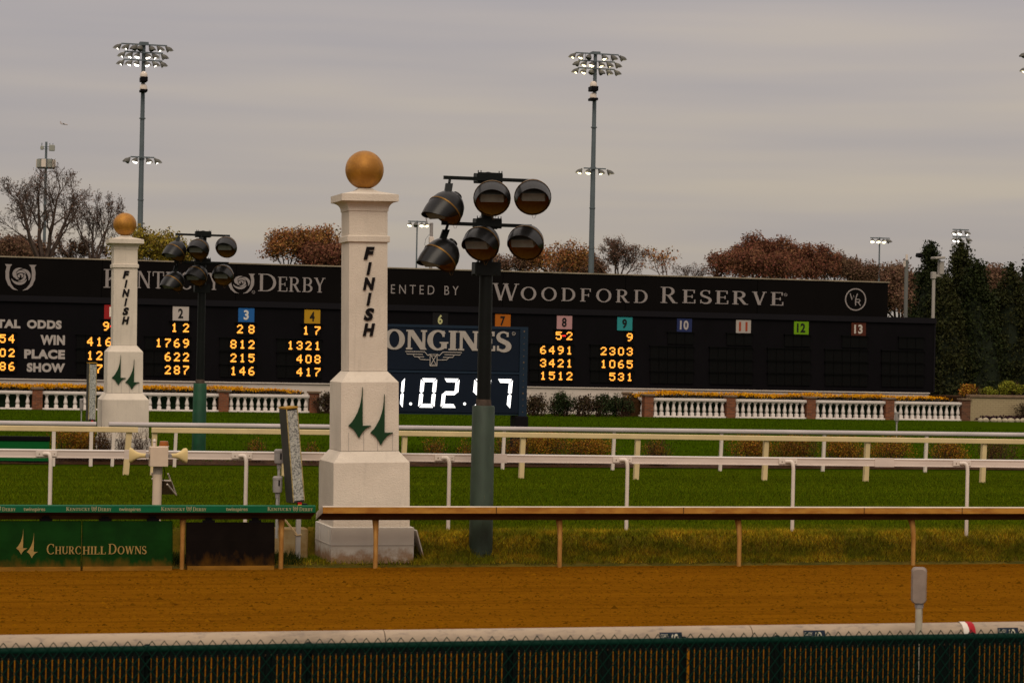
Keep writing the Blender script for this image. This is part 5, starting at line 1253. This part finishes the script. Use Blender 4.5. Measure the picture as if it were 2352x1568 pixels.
def tower(label, x, ytop, ybase_ref, N, rows, low, cam_y, lit, pole_px=13, group='tall floodlight towers'):
    q = P(x, ybase_ref, N); zt = P(x+(ybase_ref-ytop)*.021, ytop, N).z; k = F/((q-EYEP).dot(_fw)); u = 1/k
    o = thing('floodlight_tower', label, 'light tower', (q.x, N, .0), group)
    r = pole_px/2*u; mb = MB(); mb.tube([(0,0,-.3),(0,0,zt*.5),(0,0,zt)], [r*1.15, r*.95, r*.62], 14); mb.build('pole', m_tower, o, True)
    mb = MB()
    for z in np.linspace(zt*.3, zt*.9, 6): mb.tube([(0,0,z-.04),(0,0,z+.04)], r*1.12, 14)
    mb.build('pole_band', m_tower, o, True)
    mb = MB(); mb.box((-.35,-.35,zt-.05),(.35,.35,zt+.12)); mb.build('top_plate', m_tower, o)
    i = 0
    for (ya, x0, x1, lamps) in rows + low:
        z = zt-(ya-ytop)*u; mb = MB(); mb.box((x0*u,-r-.13,z-.05),(x1*u,-r-.02,z+.05)); mb.build('crossarm', m_tower, o)
        for (dx, yw, on) in lamps:
            i += 1
            mbp = Vector(((dx-(2 if dx < 0 else -2))*u, -r-.2, z-.40))
            lp = tlamp(o, mbp, R_(yw), R_(46), .74, lit, on)
            mb = MB(); mb.tube([((dx*.86)*u,-r-.08,z-.04),((dx*.90)*u,-r-.14,z-.24)], .045, 6); mb.build('bracket', m_tower, lp)
    for sx in (-.42,.55):
        mb = MB(); mb.tube([(sx*60*u*1.05,-r-.1,zt-.1),(sx*60*u*1.05,-r-.1,zt-44*u)], .02, 5); mb.build('tie_rod', m_tower, o)
    if cam_y:
        for k2, (ya, hh) in enumerate(cam_y[0]):
            z = zt-(ya-ytop)*u; cx = cam_y[1]*u
            mb = MB(); mb.bbox((cx-8*u,-r-.95,z-hh*.5*u),(cx+8*u,-r+.1,z+hh*.5*u), .03); sp_ = mb.build('speaker_tray', m_black, o)
            mb = MB(); mb.lathe([(.30,0),(.30,.10),(.26,.3),(.12,.42),(.01,.44)], 14, (cx,-r-.45,z+hh*.5*u+.02)); mb.build('speaker_dome', m_white_steel, sp_, True)
    return o
row = lambda xs, ons, d=1: [(x, (-1 if x < 0 else 1)*(88 if abs(x) > 40 else 70 if abs(x) > 20 else 40) - 15*d*0, on) for x, on in zip(xs, ons)]
tower('floodlight tower on a tall grey pole left of the far finish pillar', 320.5, 101, 590, 190,
      [(104,-52,52,row((-61,-42,-23,-9,16,36,56),(1,1,0,0,0,1,1))),(122,-45,43,row((-51,-33,-15,8,25,46),(1,1,1,1,1,0))),(140,-46,42,row((-53,-34,-16,7,26,44),(1,1,1,1,1,1)))],
      [(362,-26,28,row((-34,-15,15,35),(0,1,1,1)))], ([(185,11),(211,6)], -1), m_lit2)
tower('floodlight tower right of the near spotlight pole, above the large white sponsor lettering', 1357.5, 123, 630, 190,
      [(125,-50,53,row((-58,-39,-18,18,41,62),(1,1,0,1,1,1))),(142,-43,44,row((-48,-30,-11,11,31,51),(0,1,1,1,1,1))),(159,-43,44,row((-50,-31,-11,11,30,50),(1,1,0,0,1,1)))],
      [(388,-25,28,row((-36,-14,15,37),(1,1,1,1)))], ([(207,11),(231,6)], -9), m_lit)
tower('floodlight tower mostly outside the right edge of the picture', 2387, 122, 650, 190,
      [(124,-50,53,row((-58,-39,-18,18,41,62),(0,1,1,1,1,1))),(141,-42,41,row((-41,-26,-10,8,24,40),(1,1,1,1,1,1))),(158,-46,41,row((-56,-26,-11,7,22,39),(1,1,1,1,1,1)))],
      [(388,-25,28,row((-36,-14,15,37),(1,1,1,1)))], None, m_lit)
def smallpole(label, x, ytop, yb, N, arms, lit=m_lit, yaw0=-15, sc=.78):
    q = P(x,yb,N); u = ((q-EYEP).dot(_fw))/F; zt = P(x+(yb-ytop)*.02,ytop,N).z
    o = thing('floodlight_pole', label, 'light pole', (q.x, N, 0), 'small distant floodlight poles')
    mb = MB(); mb.tube([(0,0,-.3),(0,0,zt)], [2.3*u,1.6*u], 10); mb.build('pole', m_tower, o, True)
    for (dy, x0, x1, lamps) in arms:
        z = zt-dy*u; mb = MB(); mb.box((x0*u,-.2,z-.06),(x1*u,-.08,z+.06)); mb.build('crossarm', m_tower, o)
        for dx, yw, on in lamps: tlamp(o, Vector((dx*u,-.35,z-.45)), R_(yw+yaw0), R_(40), sc, lit, on)
    return o
smallpole('small floodlight pole with three lamps between near pillar and spotlight pole', 956, 507, 625, 250, [(2,-22,22,((-20,-20,1),(-5,10,0),(9,0,1),(21,20,1)))])
smallpole('small floodlight pole with bright lamps above the round white emblem at the board end', 2018.5, 545, 645, 250, [(2,-24,24,((-21,-10,1),(-6,0,1),(8,5,1),(22,80,0)))])
smallpole('small floodlight pole rising behind the tallest evergreen', 2204, 526, 600, 230, [(2,-20,20,((-19,-60,1),(-5,-40,1),(16,60,1))),(18,-20,22,((-19,-60,1),(-6,0,1),(20,70,0)))], m_lit2)
# camera mast with dome camera, between pillar and pole
q = P(989,620,118); k = F/((q-EYEP).dot(_fw)); u = 1/k
o = thing('camera_mast', 'slim mast with white dome camera behind the left spotlights', 'camera mast', (q.x, 118, 0))
zt = P(990,512,118).z
mb = MB(); mb.tube([(0,0,0),(0,0,zt)], .09, 10); mb.build('mast', m_grey, o, True)
mb = MB(); mb.bbox((-.14,-.2,zt-1.05),(.10,.0,zt-.72), .02); mb.build('junction_box', m_white_steel, o)
mb = MB(); mb.lathe([(.16,0),(.17,.1),(.12,.32),(.03,.38)], 14, (.18,-.25,zt-1.35)); c_ = mb.build('camera_housing', m_white_steel, o, True)
mb = MB(); mb.sphere((.18,-.25,zt-1.42), .15, 14, 10); mb.build('camera_dome', m_black, c_, True)
mb = MB(); mb.tube([(0,-.05,zt-.02),(-.25,-.2,zt-.1),(-.35,-.2,zt+.25)], .03, 6); mb.build('bracket_arm', m_grey, o)
mb = MB(); mb.tube([(-.12,0,zt-.6),(-.32,-.1,zt-.85),(-.36,-.1,zt-1.15),(-.2,-.05,zt-1.35)], .012, 6); mb.build('cable', m_tower, o)
# two posts on top of the board end
q = P(2080,724,109.2); zt = P(2082,597,109.2).z
o = thing('camera_post', 'grey post with small black camera on top, on the scoreboard end', 'camera post', (q.x, 109.2, 5.3))
mb = MB(); mb.tube([(0,0,0),(0,0,zt-5.3)], .10, 12); mb.build('post', mat('backlit_grey_post', (.14,.14,.13), .6), o, True)  # grey darkened so the post looks backlit against the sky
mb = MB(); mb.tube([(0,0,zt-5.3),(0,0,zt-5.3+.28)], .06, 10); mb.box((-.14,-.1,zt-5.3-.35),(-.1,.1,zt-5.3-.05)); mb.build('bracket', m_white_steel, o)
mb = MB(); mb.bbox((-.14,-.25,zt-5.3+.22),(.12,.15,zt-5.3+.42), .03); mb.xf(Matrix.Rotation(R_(12),4,'Y')); mb.build('camera', m_black, o)
q = P(2143,729,108.9); zt = P(2145,636,108.9).z-5.3
o = thing('camera_post', 'white post with pan tilt camera on a bracket at the scoreboard corner', 'camera post', (q.x, 108.9, 5.3))
mb = MB(); mb.tube([(0,0,0),(0,0,zt)], .085, 12); mb.build('post', mat('backlit_white_post', (.34,.31,.28), .6), o, True)  # white toned down, backlit shade put into the colour of post and camera
mb = MB(); mb.bbox((-.13,-.12,zt-.1),(.09,.12,zt+.25), .02); mb.bbox((.09,-.08,zt+.0),(.40,.08,zt+.14), .02); mb.build('bracket', mat('backlit_white_post', (.34,.31,.28), .6), o)
mb = MB(); mb.bbox((.26,-.18,zt+.12),(.50,.18,zt+.78), .04); mb.build('camera_body', mat('backlit_white_post', (.34,.31,.28), .6), o)
mb = MB(); mb.bbox((.12,-.35,zt+.80),(.68,.25,zt+.93), .03); mb.xf(Matrix.Translation((0,0,.08)) @ Matrix.Rotation(R_(-4),4,'Y')); mb.build('camera_visor', mat('backlit_white_post', (.34,.31,.28), .6), o)
# cell tower far left
NC = 240; q = P(101,590,NC); u = ((q-EYEP).dot(_fw))/F; zt = P(106,326,NC).z
o = thing('cell_tower', 'slim cell tower with antenna ring rising behind the left bare tree', 'cell tower', (q.x, NC, 0))
mb = MB(); mb.tube([(0,0,0),(0,0,zt)], [5*u,2.6*u], 12); mb.build('mast', m_tower, o, True)
za = zt-50*u; mb = MB()
for k in range(16):
    a, b = 2*math.pi*k/16, 2*math.pi*(k+1)/16
    for z in (za-10*u, za+9*u): mb.tube([(19*u*math.cos(a),19*u*math.sin(a),z),(19*u*math.cos(b),19*u*math.sin(b),z)], .05, 5)
for k in range(6): a = math.pi*k/3; mb.tube([(0,0,za-9*u),(19*u*math.cos(a),19*u*math.sin(a),za-9*u)], .05, 5)
mb.build('antenna_ring', m_tower, o)
m_ant = mat('antenna_grey', (.30,.30,.26), .6)
for k in range(9):
    a = 2*math.pi*k/9+.2; c_ = Vector((19.5*u*math.cos(a),19.5*u*math.sin(a),za)); mb = MB(); mb.obox(c_, (math.sin(a)*.22,-math.cos(a)*.22,0), (math.cos(a)*.1,math.sin(a)*.1,0), (0,0,9*u)); mb.build('antenna', m_ant if k % 2 else m_white_steel, o)
for x0, x1, z0, z1 in ((6,19,-21,-7),(-13.5,-6,-19,-10)):
    mb = MB(); mb.bbox((x0*u,-.4,zt+z0*u),(x1*u,-.1,zt+z1*u), .05); mb.build('antenna_panel', m_ant, o)
mb = MB(); mb.box((-13*u,-.12,zt-12*u),(20*u,.0,zt-11*u)); mb.box((-10*u,-.12,zt-17*u),(20*u,.0,zt-16.2*u))
for x in (-10,8,15): mb.tube([(x*u,-.05,zt-12*u),(x*u,-.05,zt-3*u)], .04, 5)
mb.build('antenna_arm', m_tower, o)
# airliner, its fading in haze put into the pale colour
NA = 2600; q = P(147,285,NA); u = ((q-EYEP).dot(_fw))/F
o = thing('airliner', 'faint distant airliner in the left sky', 'airplane', tuple(q)); m_air = mat('hazy_airliner', (.44,.39,.38), .9)
mb = MB(); mb.tube([(-9*u,0,1*u),(-5*u,0,0),(4*u,0,-.6*u),(7.5*u,0,-1.3*u),(9*u,0,-1.8*u)], [.3*u,1.2*u,1.5*u,1.2*u,.2*u], 10); mb.build('fuselage', m_air, o, True)
mb = MB(); mb.loft([[(-9.5*u,-.15*u,6*u),(-7.6*u,-.15*u,6*u),(-4.5*u,-.15*u,1*u),(-8.5*u,-.15*u,1*u)],[(-9.5*u,.15*u,6*u),(-7.6*u,.15*u,6*u),(-4.5*u,.15*u,1*u),(-8.5*u,.15*u,1*u)]]); mb.build('tail_fin', m_air, o)
mb = MB()
for sy in (-1,1): mb.add([(2.5*u,sy*1*u,-.8*u),(-1*u,sy*1*u,-.8*u),(-4.5*u,sy*14*u,.6*u),(-3.2*u,sy*14*u,.6*u),(2.5*u,sy*1*u,-.5*u),(-1*u,sy*1*u,-.5*u),(-4.5*u,sy*14*u,.7*u),(-3.2*u,sy*14*u,.7*u)], [(0,1,2,3),(7,6,5,4),(0,3,7,4),(1,5,6,2),(3,2,6,7)])
mb.build('wing', m_air, o)

# ---------------- trees behind the board
lt_or = leafm('oak_leaf_orange', (.25,.110,.034), .4, .9); lt_rd = leafm('oak_leaf_red', (.150,.060,.032), .35, .9); lt_yg = leafm('leaf_yellow_green', (.20,.145,.016), .4, .9)
lt_br = leafm('leaf_brown', (.135,.074,.044), .35, .9); lt_bs = leafm('leaf_sparse_brown', (.15,.085,.058), .35, .9)
def ft(x, ytop, wpx, hpx, N, seed, label, leaf=None, nleaf=0, **kw):
    q = P(x,ytop,N); u = ((q-EYEP).dot(_fw))/F
    return fan_tree('tree', label, (q.x, N, -.2), q.z+.2, wpx*u, hpx*u, seed, leaf, nleaf, group='trees behind the scoreboard', **kw)
ft(97, 368, 214, 236, 165, 11, 'largest bare tree with several trunks at the left edge', lt_bs, .12, lsize=.07, forks=5, fan=.42, every=2)
ft(228, 436, 132, 170, 170, 12, 'dark bare tree between the largest bare tree and the far pillar ball', lt_bs, .15, lsize=.06, forks=4, fan=.45, every=2)
ft(30, 552, 150, 70, 175, 13, 'low reddish brown thicket tree at the bottom left of the largest bare tree', lt_br, 2, lsize=.09, forks=6, fan=.8, every=2, spread=.3)
ft(180, 536, 130, 90, 172, 14, 'low twiggy tree right of the largest bare tree trunk', lt_br, .4, lsize=.08, forks=5, fan=.7, every=2)
ft(345, 528, 150, 100, 160, 15, 'yellow green tree behind the far finish pillar', lt_yg, 6, lsize=.10, forks=6, fan=.6, levels=3, spread=.30)
ft(402, 553, 96, 74, 158, 16, 'small bare and yellow tree behind the far spotlight pole', lt_yg, 2, lsize=.09, forks=5, fan=.7, spread=.3)
ft(662, 530, 108, 96, 190, 17, 'orange brown oak left of the near pillar', lt_or, 5, lsize=.11, forks=6, fan=.6, levels=3, spread=.30)
ft(742, 525, 118, 100, 192, 18, 'orange oak partly behind the near pillar', lt_or, 6, lsize=.11, forks=6, fan=.6, levels=3, spread=.32)
ft(748, 568, 110, 60, 188, 19, 'low red brown tree in front of the orange oaks', lt_rd, 13, lsize=.11, forks=6, fan=.7, levels=3, spread=.4)
ft(1180, 583, 104, 60, 195, 20, 'grey brown half bare tree behind the spotlight pole', lt_br, 5, lsize=.10, forks=5, fan=.7, levels=3, spread=.3)
ft(1272, 557, 150, 86, 196, 21, 'orange brown tree left of the middle floodlight tower', lt_or, 6, lsize=.11, forks=6, fan=.75, levels=3, spread=.32)
ft(1345, 588, 120, 56, 215, 34, 'distant brown tree low beside the middle floodlight tower', lt_br, 12, lsize=.12, forks=6, fan=.8, levels=3, spread=.4)
ft(1425, 543, 108, 108, 198, 22, 'bare grey tree right of the middle floodlight tower', lt_bs, .6, lsize=.08, forks=5, fan=.45, every=2)
ft(1525, 571, 84, 74, 185, 23, 'small thin tree with scattered orange leaves', lt_or, 3, lsize=.12, forks=3, fan=.5, levels=2, spread=.3, clump=1)
ft(1592, 600, 96, 60, 200, 24, 'low bare scrub tree with thin upright shoots', lt_bs, .3, lsize=.08, forks=6, fan=.5, levels=3)
for i, (x, y, w_, h_, N, lf, nl, lb) in enumerate(((1690,562,120,100,215,lt_rd,12,'dark red oak at the left of the big red clump'),(1748,541,110,120,218,lt_rd,12,'tallest dark red oak with a tuft on top'),(1822,551,140,110,216,lt_rd,12,'broad red oak in the middle of the big red clump'),(1884,566,110,90,220,lt_rd,6,'red oak at the right of the big red clump'),
      (1765,580,220,80,205,lt_rd,13,'low dark tree in front of the big red clump'),(1918,586,110,70,222,lt_br,6,'brown half bare tree right of the big red clump'),(1962,598,100,60,225,lt_br,7,'low brown tree above the white scoreboard emblem'))):
    ft(x, y, w_, h_, N, 40+i, lb, lf, nl, lsize=.12, forks=5+i%3, fan=.65, levels=3, spread=.32)
for i, (x, y, w_, h_, N, lb) in enumerate(((2010,620,120,120,330,'far brown tree below the small bright floodlights'),(2070,610,130,140,335,'far brown tree behind the grey camera post'),(2120,638,110,110,325,'far brown tree at the left of the evergreens'),(2290,618,140,120,340,'far brown tree seen in the gap between evergreens'))):
    ft(x, y, w_, h_, N, 60+i, lb, lt_br, 16, lsize=.22, forks=7, fan=.6, levels=3, spread=.7)
# far wood closing the horizon: too far to tell trees apart
rgw = np.random.default_rng(99); xs_ = rgw.uniform(-60, 330, 2600); ys_ = 380+rgw.uniform(0, 60, 2600); hh = 10.5+2.0*np.sin(xs_*.06)+1.6*np.sin(xs_*.19+1)
V, Fc = leaf_cloud(np.stack([xs_, ys_, hh*rgw.uniform(0.05, 1, 2600)], 1), 44, (1.4,1.4,.8), .26, rgw)
tag(npmesh('far_wood', V, Fc, leafm('far_wood_leaf', (.13,.075,.05), .3)), 'far brown wood along the horizon behind the scoreboard', 'woodland', kind='stuff')
